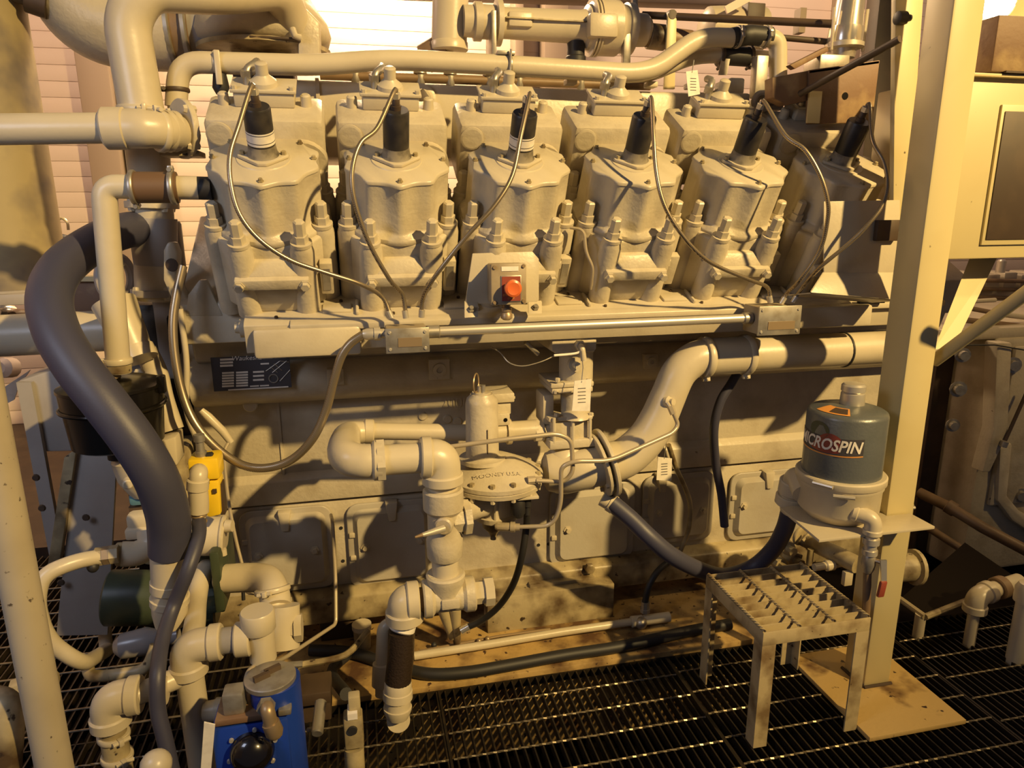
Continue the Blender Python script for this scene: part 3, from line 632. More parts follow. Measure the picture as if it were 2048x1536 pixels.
p1 = V((xe, YG, A(805, 1238, YG).z)); p2 = A(803, 1262, YG-.01); p3 = A(796, 1362, YG-.02); p4 = A(798, 1372, YG-.02)
sleeve(g, p1, p2, .040, WHITE, 'thread_tape')
part('dark_hose', M().tube(smooth([p2, (p2+p3)/2+V((.003, 0, 0)), p3], 6), .0405, 22), mat('tarred_hose_wrap', (.03, .02, .014), .3, bump=.6, bscale=140), g)
p5 = A(797, 1442, YG-.03); dd = (p5-p4); L = dd.length
part('hose_end', M().lathe(p3, dd, [(0, .040), (.006, .042), (.03, .042), (.032, .045), (.055, .046), (.058, .040), (.085, .040), (.086, .044), (L*.82, .043), (L*1.02, .034), (L*1.08, .02)], 26), PIPE, g)
run(g, p5, p5+V((0, .09, -.03)), .036)
# second riser just behind the hose, leaning pipe pieces
t = thing('drain_riser', 'short beige drain pipe elbow tucked behind the dark hose riser', 'pipe', A(765, 1350, 2.02))
part('bend', M().tube(fillet(px([(800, 1245, 2.06), (768, 1250, 2.05), (764, 1330, 2.03), (764, 1390, 2.02)]), .05), .022, 16), PIPE, t)
sleeve(t, A(764, 1325, 2.03), A(762, 1372, 2.02), .030)
# ------------------------------------------------------------------ regulator
pc = A(988, 945, 2.13); xr, yr = pc.x, pc.y
t = thing('gas_regulator', 'beige gas pressure regulator with wide bolted diaphragm disc and tall spring barrel', 'regulator', (xr, yr, A(985, 1040, 2.13).z))
zd = A(988, 948, 2.13).z; up_ = V((.02, -.05, 1)).normalized()
part('diaphragm_case', M().lathe((xr, yr, zd-.028), up_, [(0, .11), (.006, .158), (.020, .160), (.021, .157), (.024, .157), (.025, .160), (.038, .160), (.042, .154), (.050, .140), (.072, .095), (.086, .065), (.09, .05)], 48), CAST, t, ang=30)
for k in range(14):
    a = 2*math.pi*k/14; p = V((xr, yr, zd+.010))+V((math.cos(a)*.148, math.sin(a)*.148, 0)); part('case_bolt', M().lathe(p, up_, [(0, .009), (.010, .009)], 6), GRIME, t)
    part('case_nut', M().lathe(p+V((0, 0, -.052)), up_, [(0, .008), (.014, .008)], 6), PAINT, t)
xs = A(964, 850, 2.13).x
part('barrel_foot', M().lathe((xs, yr, zd+.052), (0, 0, 1), [(0, .078), (.012, .076), (.014, .06), (.02, .054)], 30), CAST, t)
zb1 = A(962, 787, 2.13).z
part('spring_barrel', M().lathe((xs, yr, zd+.07), (0, 0, 1), [(0, .054), (zb1-zd-.10, .052), (zb1-zd-.085, .048), (zb1-zd-.075, .038), (zb1-zd-.07, .036)], 30), CAST, t)
part('barrel_seam', M().box((xs+.006, yr-.055, zd+.09), (xs+.009, yr-.05, zd+.17)), DKBROWN, t)
part('adjuster_cap', M().lathe((xs, yr, zb1-.004), (0, 0, 1), [(0, .03), (.010, .03), (.010, .014), (.03, .013)], 14), CAST, t)
part('seal_ring', M().torus(A(952, 766, 2.12), (.9, -.42, 0), .030, .0028, 24, 6), BRASS, t)
part('ring_post', M().cyl(A(966, 788, 2.12), A(966, 770, 2.12), .008, n=10), GALV, t)
zl = A(990, 1036, 2.13).z
part('valve_body', M().lathe((xr+.005, yr, zl), (0, 0, 1), [(0, .055), (.005, .072), (.022, .075), (.026, .066), (.045, .062), (.085, .060), (.10, .075), (.115, .078), (.13, .05)], 30), CAST, t)
for k in range(6):
    a = 2*math.pi*(k+.3)/6; p = V((xr+.005, yr, zl+.022))+V((math.cos(a)*.066, math.sin(a)*.066, 0)); part('body_post', M().cyl(p, p+V((0, 0, .085)), .0075, n=8), PAINT, t)
part('drain_boss', M().lathe((xr-.005, yr, zl+.002), (0, 0, -1), [(0, .04), (.03, .036), (.05, .018), (.062, .012), (.062, .010), (.078, .010)], 18), GRIME, t)
part('inlet_neck', M().cyl((xr, yr, zl+.06), (xv+.04, YG+.06, (z0+z1)/2), .038), CAST, t)
lettering('cast_letters', 'MOONEY U.S.A.', .022, V((xr, yr-.105, zd+.037)), (1, 0, 0), (0, .9, .42), CAST, t, off=.004)
# actuator housing behind the barrel
t = thing('fuel_valve', 'small boxed fuel valve behind the regulator spring barrel', 'valve', A(1000, 880, 2.26))
part('valve_cap', M().pbox(972, 788, 1029, 806, 2.20, 2.33), CAST, t, .003)
part('valve_box', M().pbox(976, 806, 1022, 830, 2.21, 2.32), CAST, t, .004)
part('valve_yoke', M().pbox(978, 828, 1020, 852, 2.19, 2.31), CAST, t, .004)
p = A(1011, 840, 2.19); part('bore_hole', M().lathe(p, (0, -1, 0), [(0, .007), (.001, .007)], 12), BLACK, t)
part('outlet', M().lathe(A(975, 866, 2.22), (1, 0, 0), [(0, .036), (.065, .036), (.065, .044), (.08, .044), (.08, .034), (.17, .034)], 24), PIPE, t)
part('outlet_union', M().lathe(A(1068, 862, 2.22), (1, 0, 0), [(0, .038), (.03, .038), (.03, .03), (.08, .03)], 8), PIPE, t)
for u, v in ((980, 787), (1016, 786), (1027, 797)): part('cap_screw', M().lathe(A(u, v, 2.24), (0, 0, 1), [(0, .006), (.008, .006)], 8), PAINT, t)
# ------------------------------------------------------------------ carburettor column
t = thing('carburettor', 'beige flanged carburettor column hanging below the camshaft rail', 'carburettor', A(1150, 940, 2.25))
YC = 2.2; cx = A(1145, 830, YC+.06).x
def slab(u0, v0, u1, v1, Y0=YC, Y1=YC+.14, m=CAST, nm='flange_plate', b=.004): return part(nm, M().pbox(u0, v0, u1, v1, Y0, Y1), m, t, b)
slab(1104, 677, 1193, 702, YC-.05); slab(1110, 697, 1190, 706, YC-.05)
def stub(v0, v1, r, y=YC+.05, u=1140): 
    a, b = A(u, v0, y), A(u+2, v1, y); part('throat', M().cyl((cx, y, a.z), (cx, y, b.z), r, n=28), CAST, t)
stub(700, 775, .058, YC+.03); slab(1102, 765, 1188, 775, YC-.03); slab(1104, 776, 1186, 786, YC-.03)
stub(780, 840, .052, YC+.03); slab(1098, 834, 1186, 842, YC-.04)
slab(1104, 842, 1184, 880, YC-.03, nm='air_valve_body'); slab(1100, 880, 1192, 897, YC-.05)
for u in (1108, 1146, 1180): part('stay_bolt', M().cyl(A(u, 836, YC-.045), A(u, 886, YC-.045), .006, n=8), PAINT, t)
for u, v in ((1115, 763), (1178, 764), (1112, 787), (1176, 788), (1113, 833), (1182, 832), (1106, 899), (1190, 880)):
    part('bolt', M().hexb(A(u, v, YC-.03), (0, 0, 1), .009, .012), PAINT, t)
part('dome', M().lathe(A(1150, 834, YC-.01), (0, 0, 1), [(0, .052), (.012, .046), (.022, .028), (.026, .008)], 24), PAINT, t)
p = A(1149, 728, YC-.03); part('pressure_plug', M().lathe(p, (0, -1, 0), [(0, .026), (.014, .024), (.014, .013), (.035, .012)], 18), CAST, t)
p = A(1158, 690, YC-.05); part('sensor_elbow', M().tube(fillet([p, p+V((0, -.03, 0)), p+V((.006, -.035, -.045))], .02), .010, 10), PAINT, t)
part('sensor_nut', M().hexb(p, (0, -1, 0), .018, .02), PAINT, t)
part('side_flange', M().pbox(1086, 790, 1108, 850, YC, YC+.1), CAST, t, .006)
# wire and tags
solo('lockwire', M().tube(smooth(px([(980, 693, 2.2), (1000, 705, 2.16), (1018, 725, 2.13), (1045, 732, 2.12), (1080, 724, 2.12), (1110, 711, 2.13)]), 6), .0018, 6), GALV, 'thin silver wire sagging from under the rail to the carburettor sensor', 'wire')
solo('probe_lead', M().tube(smooth(px([(1108, 711, 2.12), (1150, 707, 2.12), (1165, 700, 2.12)]), 5), .004, 8), WHITE, 'short pale probe lead plugged in on top of the carburettor', 'cable')
solo('tube_stub', M().tube(px([(1051, 684, 2.18), (1076, 708, 2.2)]), .008, 10), GALV, 'short cut tube stub poking down under the camshaft rail', 'tube')
def tagcard(pts, Y, label, wire):
    t = thing('paper_tag', label, 'tag', A(pts[0][0], pts[2][1], Y), None)
    c = part('card', M().prism([A(u, v, Y) for u, v in pts], (0, .002, 0)), WHITE, t)
    part('tie_wire', M().tube(px(wire), .0015, 6), GALV, t)
    u0, u1 = min(p[0] for p in pts), max(p[0] for p in pts); v0, v1 = min(p[1] for p in pts), max(p[1] for p in pts)
    for k in range(5):
        v = v0+(v1-v0)*(.3+.11*k); part('print_line', M().box((A(u0+(u1-u0)*.3, v, Y).x, Y-.0008, A(u0, v+1.2, Y).z), (A(u0+(u1-u0)*.7, v, Y).x, Y, A(u0, v, Y).z)), INK, c)
tagcard([(1149, 762), (1183, 758), (1180, 822), (1144, 822)], 2.10, 'white paper tag wired to the carburettor column', [(1163, 765, 2.10), (1166, 735, 2.11), (1163, 702, 2.11)])
tagcard([(1316, 914), (1344, 917), (1343, 962), (1313, 960)], 2.282, 'pale paper tag hanging under the curved intake pipe', [(1328, 918, 2.283), (1332, 890, 2.28), (1336, 872, 2.26)])
tagcard([(1372, 143), (1395, 140), (1401, 188), (1377, 193)], 2.32, 'white paper tag hanging above the cylinder heads from the coolant pipe', [(1384, 145, 2.32), (1388, 120, 2.33)])
# ------------------------------------------------------------------ curved air intake pipe
t = thing('intake_pipe', 'fat beige S-curved air pipe rising from the carburettor to a long horizontal run', 'pipe', A(1205, 1000, 2.1))
YI = 2.17
part('inlet_elbow', M().tube(smooth(px([(1150, 890, 2.24), (1130, 915, 2.2), (1120, 945, YI+.03), (1155, 940, YI), (1205, 928, YI)]), 8), [.055]*9+[.062]*8+[.072]*16, 28), PIPE, t, ang=60)
part('inlet_horn', M().lathe(A(1086, 944, YI+.025), A(1200, 935, YI)-A(1086, 944, YI+.025), [(0, .045), (.012, .066), (.03, .072), (.17, .073)], 28), PIPE, t)
fd = (A(1225, 925, YI)-A(1185, 938, YI)).normalized()
flange(t, A(1199, 929, YI), fd, .112, .012, 6, br=.009); flange(t, A(1212, 925, YI), fd, .122, .014, 0)
ic = px([(1214, 926, YI), (1250, 915, YI), (1290, 880, YI), (1315, 840, YI), (1335, 795, YI), (1358, 745, YI), (1390, 718, YI), (1415, 713, YI)])
part('s_bend', M().tube(smooth(ic, 7), [.072-.012*min(1, k/30) for k in range(50)], 32), PIPE, t, ang=60)
xa = A(1410, 714, YI); xb = A(1790, 694, YI)
hr = .061; zz = A(1560, 706, YI).z
run(t, (xa.x-.01, YI, zz), (xb.x, YI, zz), hr)
part('hose_joint', M().cyl((A(1415, 712, YI).x, YI, zz), (A(1492, 708, YI).x, YI, zz), hr+.004, n=32), PIPE, t)
for u in (1410, 1490):
    clamp(t, (A(u, 712, YI).x, YI, zz), (1, 0, 0), hr+.005, screw=(0, -.25, -1), w=.022)
part('band', M().lathe((A(1684, 704, YI).x, YI, zz), (1, 0, 0), [(0, hr), (0, hr+.003), (.006, hr+.003), (.006, hr)], 32), RUBBER, t)
# sensing line on the pipe
p = A(1333, 803, YI-.07)
part('tap_boss', M().lathe(A(1333, 803, YI-.045), (.5, -1, .15), [(0, .02), (.012, .02), (.02, .012), (.03, .012)], 16), PIPE, t)
t = thing('sensing_tube', 'thin bent sensing tube from the curved intake pipe back down to the regulator', 'tube', A(1210, 920, 2.0))
part('tube', M().tube(fillet(px([(1334, 805, 2.02), (1345, 822, 2.0), (1357, 850, 2.0), (1345, 866, 1.99), (1220, 922, 1.96), (1150, 922, 1.96), (1122, 933, 1.97), (1122, 1010, 1.98), (1105, 1052, 1.99), (1038, 1054, 2.022)]), .04), .0072, 10), TUBE, t)
part('nut', M().cyl(A(1340, 812, 2.01), A(1347, 828, 2.0), .011, n=6), TUBE, t)
part('fitting', M().lathe(A(990, 1053, 2.048), (1, -.3, 0), [(0, .008), (.01, .014), (.05, .014), (.05, .017), (.065, .017), (.065, .012), (.08, .012)], 10), TUBE, t)
t = thing('balance_tube', 'thin bent tube arching over the regulator diaphragm disc', 'tube', A(1075, 960, 2.0))
part('tube', M().tube(fillet(px([(896, 894, 2.0), (1000, 880, 1.98), (1115, 867, 1.98), (1143, 880, 1.98), (1146, 945, 1.98), (1128, 964, 1.99), (1072, 961, 2.0)]), .045), .0072, 10), TUBE, t)
part('elbow_fitting', M().lathe(A(1055, 961, 2.01), (1, 0, 0), [(0, .014), (.025, .014), (.025, .011), (.045, .010)], 8), TUBE, t)
# bracket, vent line and black hose by the regulator
t = thing('vent_hose', 'black rubber vent hose dropping from the regulator bracket to the skid', 'hose', A(930, 1258, 2.2))
part('bracket', M().pbox(1030, 995, 1078, 1000, 2.0, 2.06), PAINT, t, .001)
part('hose_end', M().lathe(A(1054, 1000, 2.03), (0, 0, -1), [(0, .014), (.02, .014), (.02, .010), (.05, .010)], 10), RUBBER, t)
part('hose', M().tube(smooth(px([(1054, 1010, 2.03), (1053, 1050, 2.05), (1044, 1110, 2.05), (1028, 1165, 2.1), (1000, 1210, 2.16), (965, 1240, 2.2), (936, 1254, 2.22)]), 7), .0115, 12), RUBBER, t)
part('crimp', M().cyl(A(938, 1253, 2.22), A(922, 1262, 2.22), .014, n=12), CHROME, t)
p = A(1035, 975, 2.06); part('black_valve', M().lathe(A(1036, 1002, 2.03), (0, 0, -1), [(-.02, .016), (.0, .024), (.04, .024), (.055, .014)], 14), RUBBER, t)
# ------------------------------------------------------------------ hoses right of the intake
t = thing('return_hose', 'thick dark blue-grey hose sweeping from the pipe flange down behind the step stool', 'hose', A(1400, 1160, 2.1))
pts = px([(1224, 1006, 2.14), (1262, 1038, 2.10), (1300, 1075, 2.06), (1345, 1112, 2.05), (1400, 1140, 2.08), (1450, 1152, 2.12), (1505, 1135, 2.12), (1545, 1100, 2.08), (1568, 1060, 2.02), (1580, 1020, 1.98)])
part('hose', M().tube(smooth(pts, 7), .030, 18), HOSE, t)
part('end_nut', M().lathe(A(1204, 996, 2.16), A(1228, 1010, 2.14)-A(1204, 996, 2.16), [(0, .028), (.028, .028), (.028, .032), (.05, .033)], 20), PIPE, t)
a, b = pts[-1], A(1592, 985, 1.95); part('upper_nipple', M().cyl(a, b, .027, n=18), PIPE, t)
clamp(t, a+(b-a)*.05, b-a, .031, screw=(-.3, -1, 0))
t = thing('hanging_hose', 'narrow dark hose hanging straight down beside the crankcase doors', 'hose', A(1448, 1050, 2.3))
part('hose', M().tube(smooth(px([(1482, 735, 2.28), (1462, 768, 2.27), (1440, 805, 2.27), (1428, 860, 2.28), (1432, 930, 2.32), (1443, 990, 2.33), (1449, 1052, 2.33)]), 7), .0165, 14), HOSE, t)
t = thing('stained_hose', 'thin worn oil-stained hose beside the hanging paper tag', 'hose', A(1380, 1090, 2.35))
part('hose', M().tube(smooth(px([(1337, 890, 2.28), (1352, 935, 2.33), (1370, 975, 2.36), (1380, 1010, 2.36), (1377, 1060, 2.36), (1358, 1108, 2.36)]), 6), .0095, 10), GRIME, t)
part('lower_hose', M().tube(smooth(px([(1358, 1108, 2.36), (1318, 1140, 2.3), (1298, 1172, 2.28), (1290, 1205, 2.28)]), 6), .0125, 12), RUBBER, t)
part('ferrule', M().lathe(A(1291, 1203, 2.28), (0, 0, -1), [(0, .017), (.03, .017), (.03, .02), (.045, .02)], 8), GALV, t)
# ------------------------------------------------------------------ pipes and hoses on the skid deck
t = thing('deck_pipe', 'thin beige pipe lying along the rusty skid deck', 'pipe', G(1050, 1285, .03))
a, b = G(828, 1312, .045), G(1262, 1244, .045)
part('pipe', M().tube([a, (a*2+b)/3, (a+b*2)/3+V((0, 0, .004)), b], .015, 14), PIPE, t)
part('coupling', M().ccyl(b, b+V((.05, 0, 0)), .022), PIPE, t); part('end_cap', M().ball(G(1282, 1246, .045), .024), GALV, t)
part('tail', M().cyl(b+V((.05, 0, 0)), b+V((.16, 0, 0)), .020), PIPE, t)
t = thing('deck_hose', 'black rubber hose lying along the front edge of the skid deck', 'hose', G(1000, 1345, .03))
part('hose', M().tube(smooth([G(u, v, .042) for u, v in ((620, 1300), (700, 1305), (770, 1325), (850, 1347), (930, 1345), (1020, 1330), (1130, 1310), (1230, 1295), (1310, 1278), (1380, 1262), (1460, 1248))], 6), .021, 14), RUBBER, t)
part('hanging_end', M().tube(smooth([G(700, 1305, .045), G(664, 1343, .058), A(692, 1388, 1.88)], 6), .019, 12), RUBBER, t)
t = thing('copper_line', 'slim dark copper line running along the skid behind the deck pipe', 'tube', G(950, 1285, .03))
part('tube', M().tube([G(840, 1302, .035), G(1000, 1272, .035), G(1100, 1258, .03)], .005, 8), BRASS, t)
for u, v in ((868, 1290), (958, 1282), (975, 1278)): part('clip', M().ball(G(u, v, .04), .011, 8, 6), BRASS if u > 900 else RUBBER, t)
t = thing('pipe_stubs', 'frayed brown stubs of old pipe leaning under the tee', 'pipe', A(905, 1275, 2.3))
for u0, v0, u1, v1 in ((885, 1215, 905, 1275), (910, 1215, 914, 1285)): part('stub', M().cyl(A(u0, v0, 2.25), A(u1, v1, 2.28), .022, .014), GRIME, t)
t = thing('grease_can', 'small pale grease can standing on the skid beside the hose riser', 'can', G(730, 1300, .02))
p = G(726, 1294, .02); part('can_body', M().lathe(p, (0, 0, 1), [(0, .030), (.08, .032)], 18), GRIME, t); part('can_rim', M().lathe(p+V((0, 0, .08)), (0, 0, 1), [(0, .036), (.018, .036), (.018, .02)], 18), PAINT, t)
# ================================================================== steel column with base plate
t = thing('steel_column', 'tall cream painted square steel column on a rusty base plate', 'column', (1.67, 1.82, 0))
X0, X1, Y0, Y1 = 1.615, 1.717, 1.77, 1.875
part('shaft', M().box((X0, Y0, .016), (X1, Y1, 3.4)), COLM, t, .008)
part('base_plate', M().box((1.47, 1.56, .0), (1.825, 1.985, .016)), BASEP, t, .002)
part('weld_bead', M().tube([V((X0-.003, Y0-.004, .018)), V((X1+.003, Y0-.004, .018))], .006, 8), DKBROWN, t)
part('weld_bead', M().tube([V((X0-.004, Y0-.003, .018)), V((X0-.004, Y1+.003, .018))], .006, 8), DKBROWN, t)
t = thing('channel_post', 'dark tapering steel channel standing behind the cream column', 'post', (1.80, 2.02, 1.2))
part('web', M().prism([A(1792, -40, 1.993), A(1850, -40, 1.993), A(1812, 480, 1.993), A(1786, 480, 1.993)], (0, .02, 0)), COLM, t, .003)
part('lashing_knob', M().lathe(A(1792, 36, 1.986), (1, 0, .05), [(0, .012), (.004, .019), (.03, .019), (.034, .012), (.05, .009)], 14), RUBBER, t)
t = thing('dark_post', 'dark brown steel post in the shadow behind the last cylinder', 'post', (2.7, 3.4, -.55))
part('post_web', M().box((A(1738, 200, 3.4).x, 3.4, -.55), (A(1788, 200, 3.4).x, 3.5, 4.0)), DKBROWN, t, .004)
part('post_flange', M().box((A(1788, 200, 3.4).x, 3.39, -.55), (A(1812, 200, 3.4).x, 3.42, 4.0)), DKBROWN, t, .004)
solo('tie_rod', M().cyl(A(1600, 188, 2.205), A(1800, 78, 1.88), .0105, n=12), DKBROWN, 'dark slanting tie rod running up to the cream column', 'rod')
solo('diagonal_brace', M().cyl(A(1868, 722, 1.83), A(2130, 528, 1.5), .020, n=18), COLM, 'cream slanting brace pipe running from the column toward the control cabinet side', 'brace')
m = M().hexa([A(1868, 700, 1.95), A(1910, 690, 1.95), A(1910, 690, 2.0), A(1868, 700, 2.0), A(1940, 514, 2.1), A(1995, 514, 2.1), A(1995, 514, 2.15), A(1940, 514, 2.15)])
solo('knee_brace', m, COLM, 'flat shadowed knee brace between the column and the cabinet underside', 'brace')
# ------------------------------------------------------------------ control cabinet on the column
t = thing('control_cabinet', 'cream sheet metal control cabinet hung beside the column with dark recessed window', 'cabinet', A(2000, 515, 1.9))
part('body', M().pbox(1888, 156, 2260, 515, 1.96, 2.3), COLM, t, .006)
part('window_frame', M().pbox(1984, 212, 2240, 488, 1.952, 1.965), COLM, t, .003)
part('window_pane', M().pbox(1992, 225, 2232, 478, 1.948, 1.954), DKBROWN, t, .02)
part('top_ledge', M().pbox(1880, 150, 2260, 157, 1.94, 2.12), COLM, t, .002)
t = thing('relay_box', 'brown steel relay box standing on top of the control cabinet', 'box', A(2060, 152, 1.85))
part('body', M().pbox(1990, 36, 2240, 149, 1.94, 2.15), RUST, t, .005)
part('hinge_strip', M().pbox(2012, 146, 2240, 150, 1.93, 1.94), DKBROWN, t)
part('back_plate', M().pbox(1893, -60, 2240, 149, 2.16, 2.18), COLM, t)
t = thing('bulkhead_lamp', 'glaring lit bulkhead lamp above the relay box', 'lamp', A(1985, 40, 2.06))
p = A(1986, 4, 2.14)
part('lamp_ring', M().lathe(p, (-.25, -1, -.2), [(0, .066), (.02, .066), (.024, .058)], 24), STEEL, t)
part('lamp_glass', M().lathe(p+V((-.006, -.022, -.005)), (-.25, -1, -.2), [(0, .057), (.015, .052), (.035, .034), (.042, .006)], 24), LAMPM, t)
# ------------------------------------------------------------------ centrifuge
YM = 1.80; xm = A(1683, 930, YM).x
t = thing('oil_centrifuge', 'blue-grey oil centrifuge canister with MICROSPIN decal on beige base', 'centrifuge', (xm, YM, A(1680, 1035, YM).z))
zb = A(1676, 1030, YM).z; zj = A(1680, 955, YM).z; zs = A(1688, 817, YM).z; zt = zs+.014
part('base_bowl', M().lathe((xm, YM, zb), (0, 0, 1), [(0, .072), (.004, .09), (.03, .115), (.04, .121), (zj-zb-.02, .123), (zj-zb-.015, .127), (zj-zb, .128)], 48), PIPE, t, ang=50)
bd = part('clamp_band', M().lathe((xm, YM, zj-.002), (0, 0, 1), [(0, .125), (0, .130), (.004, .133), (.022, .133), (.026, .129), (.026, .118)], 48), PIPE, t)
ca = math.radians(215)
for k, a in enumerate((212, 238)):
    ca = math.radians(a); p = V((xm+.136*math.cos(ca), YM+.136*math.sin(ca), zj+(.014 if k == 0 else -.012))); part('clamp_toggle', M().tube([p+V((-.035*math.sin(-ca), -.035*math.cos(ca)*-1, 0))*0+V((math.sin(ca), -math.cos(ca), 0))*-.03, p+V((math.sin(ca), -math.cos(ca), 0))*.03], .006, 8), STEEL, bd)
rm = .116
part('canister', M().lathe((xm, YM, zj+.02), (0, 0, 1), [(0, rm), (zs-zj-.035, rm), (zs-zj-.026, rm-.003), (zs-zj-.020, rm-.012), (zs-zj-.012, rm-.04), (zs-zj-.006, .04)], 56), TEAL, t, ang=40)
kb = zt-.006
part('top_knob', M().lathe((xm+.012, YM, kb), (0, 0, 1), [(0, .034), (.004, .036), (.040, .034), (.043, .030), (.047, .035), (.064, .035), (.070, .029), (.072, .01)], 28), STEEL, t)
# decal wrapped on the canister
zdc = A(1664, 901, YM-rm).z; fa = math.atan2(-1, (0-xm)/YM*-1) if False else 0
def wrap(x, z, off): 
    a = math.radians(-158)+x/rm; return V((xm+(rm+off)*math.cos(a), YM+(rm+off)*math.sin(a), z))
def decal(name, u0, u1, zf0, zf1, m, off, parent, n=14):
    mb = M(); vs = []; fs = []
    for k in range(n+1):
        x = u0+(u1-u0)*k/n; vs += [wrap(x, zf0(x), off), wrap(x, zf1(x), off)]
    for k in range(n): fs.append((2*k, 2*k+2, 2*k+3, 2*k+1))
    mb.add(vs, fs); return part(name, mb, m, parent)
w2 = .115
dc = decal('decal_ground', -w2, w2, lambda x: zdc-.026-.006*(1-(x/w2)**2), lambda x: zdc+.024-.004*(1-(x/w2)**2), INK, .0010, t)
decal('decal_edge', -w2, w2, lambda x: zdc-.031-.006*(1-(x/w2)**2), lambda x: zdc-.027-.006*(1-(x/w2)**2), ORANGE, .0012, dc)
decal('decal_swoosh', -.04, .05, lambda x: zdc-.024-.006*(1-((x-.005)/.045)**2), lambda x: zdc-.018+.05*max(0, 1-((x-.02)/.06)**2), RED, .0013, dc)
mb = M(); n = 24; vs = [wrap(-.018+.034*math.cos(2*math.pi*k/n), zdc+.036+.026*math.sin(2*math.pi*k/n), .0015) for k in range(n)]; mb.add(vs, [list(range(n))]); part('decal_globe', mb, GREEN, dc)
vs, fs = text_mesh('MICROSPIN', .050, shear=.25, offset=.0012); mb = M(); sc = 2*w2*.93/(max(v.x for v in vs)-min(v.x for v in vs))
mb.add([wrap(v.x*sc+.002, zdc-.004+v.y, .0022) for v in vs], fs); part('decal_lettering', mb, WHITE, dc)
# warning sticker on the shoulder
def shz(r): 
    return zs+(.008*(rm-.012-r)/.028 if r > rm-.04 else .008+.006*(rm-.04-r)/(rm-.08))+.0016
def sticker(name, a0, a1, r0, r1, m, off, parent):
    vs = []; fs = []; na, nr = 10, 4
    for i in range(na+1):
        for j in range(nr+1):
            a = math.radians(a0+(a1-a0)*i/na); r = r0+(r1-r0)*j/nr; vs.append(V((xm+r*math.cos(a), YM+r*math.sin(a), shz(r)+off)))
    for i in range(na):
        for j in range(nr): k = i*(nr+1)+j; fs.append((k, k+1, k+nr+2, k+nr+1))
    return part(name, M().add(vs, fs), m, parent)
st = sticker('warning_sticker', -186, -124, rm-.014, .058, ORANGE, 0, t)
sticker('sticker_text', -160, -128, rm-.02, .064, DKBROWN, .0008, st)
# bracket shelf
t = thing('centrifuge_bracket', 'beige steel shelf bracket carrying the centrifuge on the column', 'bracket', A(1690, 1045, YM))
sz = zb-.012
part('shelf', M().prism([V((A(1575, 1022, 1.86).x, 1.90, sz)), V((A(1643, 1060, 1.66).x, 1.665, sz)), V((1.70, 1.665, sz)), V((1.70, 1.765, sz)), V((1.612, 1.765, sz)), V((1.612, 1.93, sz))], (0, 0, .009)), PIPE, t, .001)
part('clamp_plate', M().box((1.745, 1.86, sz-.1), (1.80, 1.868, sz+.01)), COLM, t, .002)
part('clamp_stud', M().cyl((1.715, 1.862, sz-.02), (1.80, 1.855, sz-.02), .006, n=8), STEEL, t)
t = thing('centrifuge_inlet', 'beige ribbed inlet elbow at the side of the centrifuge base', 'elbow', A(1580, 1020, 1.95))
part('body', M().tube(fillet([V((xm-.10, YM+.03, zb+.07)), A(1592, 945, 1.92), A(1578, 1005, 1.95)], .08), .036, 20), PIPE, t)
sleeve(t, A(1588, 960, 1.93), A(1583, 985, 1.94), .045); sleeve(t, A(1582, 990, 1.945), A(1578, 1008, 1.95), .048)
t = thing('centrifuge_drain', 'galvanised drain elbow and red-handled ball valve under the centrifuge shelf', 'valve', A(1742, 1180, 1.66))
YD = 1.66; xd = A(1745, 1060, YD).x
zq = A(1745, 1038, YD).z
elbow(t, V((xd-.045, YD+.04, zq+.01)), V((xd, YD, zq)), V((xd, YD, zq-.05)), .020, PIPE, collar=.03)
part('union', M().lathe((xd, YD, zq-.05), (0, 0, -1), [(0, .018), (.012, .018), (.012, .024), (.03, .024), (.03, .018), (.05, .018), (.05, .022), (.065, .022)], 16), STEEL, t)
bvv = part('valve_body', M().lathe((xd, YD, zq-.115), (0, 0, -1), [(0, .016), (.01, .020), (.03, .022), (.05, .018), (.06, .014)], 14), GALV, t)
part('stem', M().cyl((xd, YD, zq-.13), (xd+.02, YD-.03, zq-.13), .007, n=8), BRASS, bvv)
hd = part('handle', M().prism([V((xd+.012, YD-.035, zq-.12)), V((xd+.038, YD-.03, zq-.125)), V((xd+.034, YD-.045, zq-.19)), V((xd+.016, YD-.045, zq-.19))], (0, .005, 0)), CHROME, t)
part('red_grip', M().hexa([V((xd+.012, YD-.05, zq-.185)), V((xd+.034, YD-.05, zq-.185)), V((xd+.034, YD-.038, zq-.185)), V((xd+.012, YD-.038, zq-.185)), V((xd+.004, YD-.052, zq-.235)), V((xd+.026, YD-.052, zq-.235)), V((xd+.026, YD-.04, zq-.235)), V((xd+.004, YD-.04, zq-.235))]), RED, hd, .004)
run(t, V((xd, YD, zq-.165)), V((max(xd, 1.486), YD, .4)), .012, BROWNPIPE); run(t, V((max(xd, 1.486), YD, .405)), V((max(xd, 1.486), YD, .0155)), .012, BROWNPIPE)
# pipes behind the stool on the skid
t = thing('skid_oil_pipe', 'fat beige oil pipe slanting behind the step stool', 'pipe', A(1670, 1110, 2.1))
run(t, A(1605, 1075, 2.2), A(1715, 1130, 1.98), .032, GRIME)
for p in ((1600, 1072), (1625, 1085)): clamp(t, A(*p, 2.18), A(1715, 1130, 1.98)-A(1605, 1075, 2.2), .034, m=GRIME, screw=(0, -1, .4))
run(t, A(1628, 1135, 2.05), A(1690, 1125, 2.05), .014, PIPE, 'drain_nipple'); sleeve(t, A(1650, 1132, 2.05), A(1668, 1129, 2.05), .020)
run(t, A(1622, 1098, 2.12), A(1618, 1130, 2.12), .012, GRIME, 'gauge_stub')
part('gauge_tap', M().pbox(1690, 1145, 1706, 1172, 1.98, 2.0), PIPE, t, .003)
t = thing('oil_block', 'oily cluster of beige fittings on the skid behind the stool', 'fitting', A(1575, 1120, 2.25))
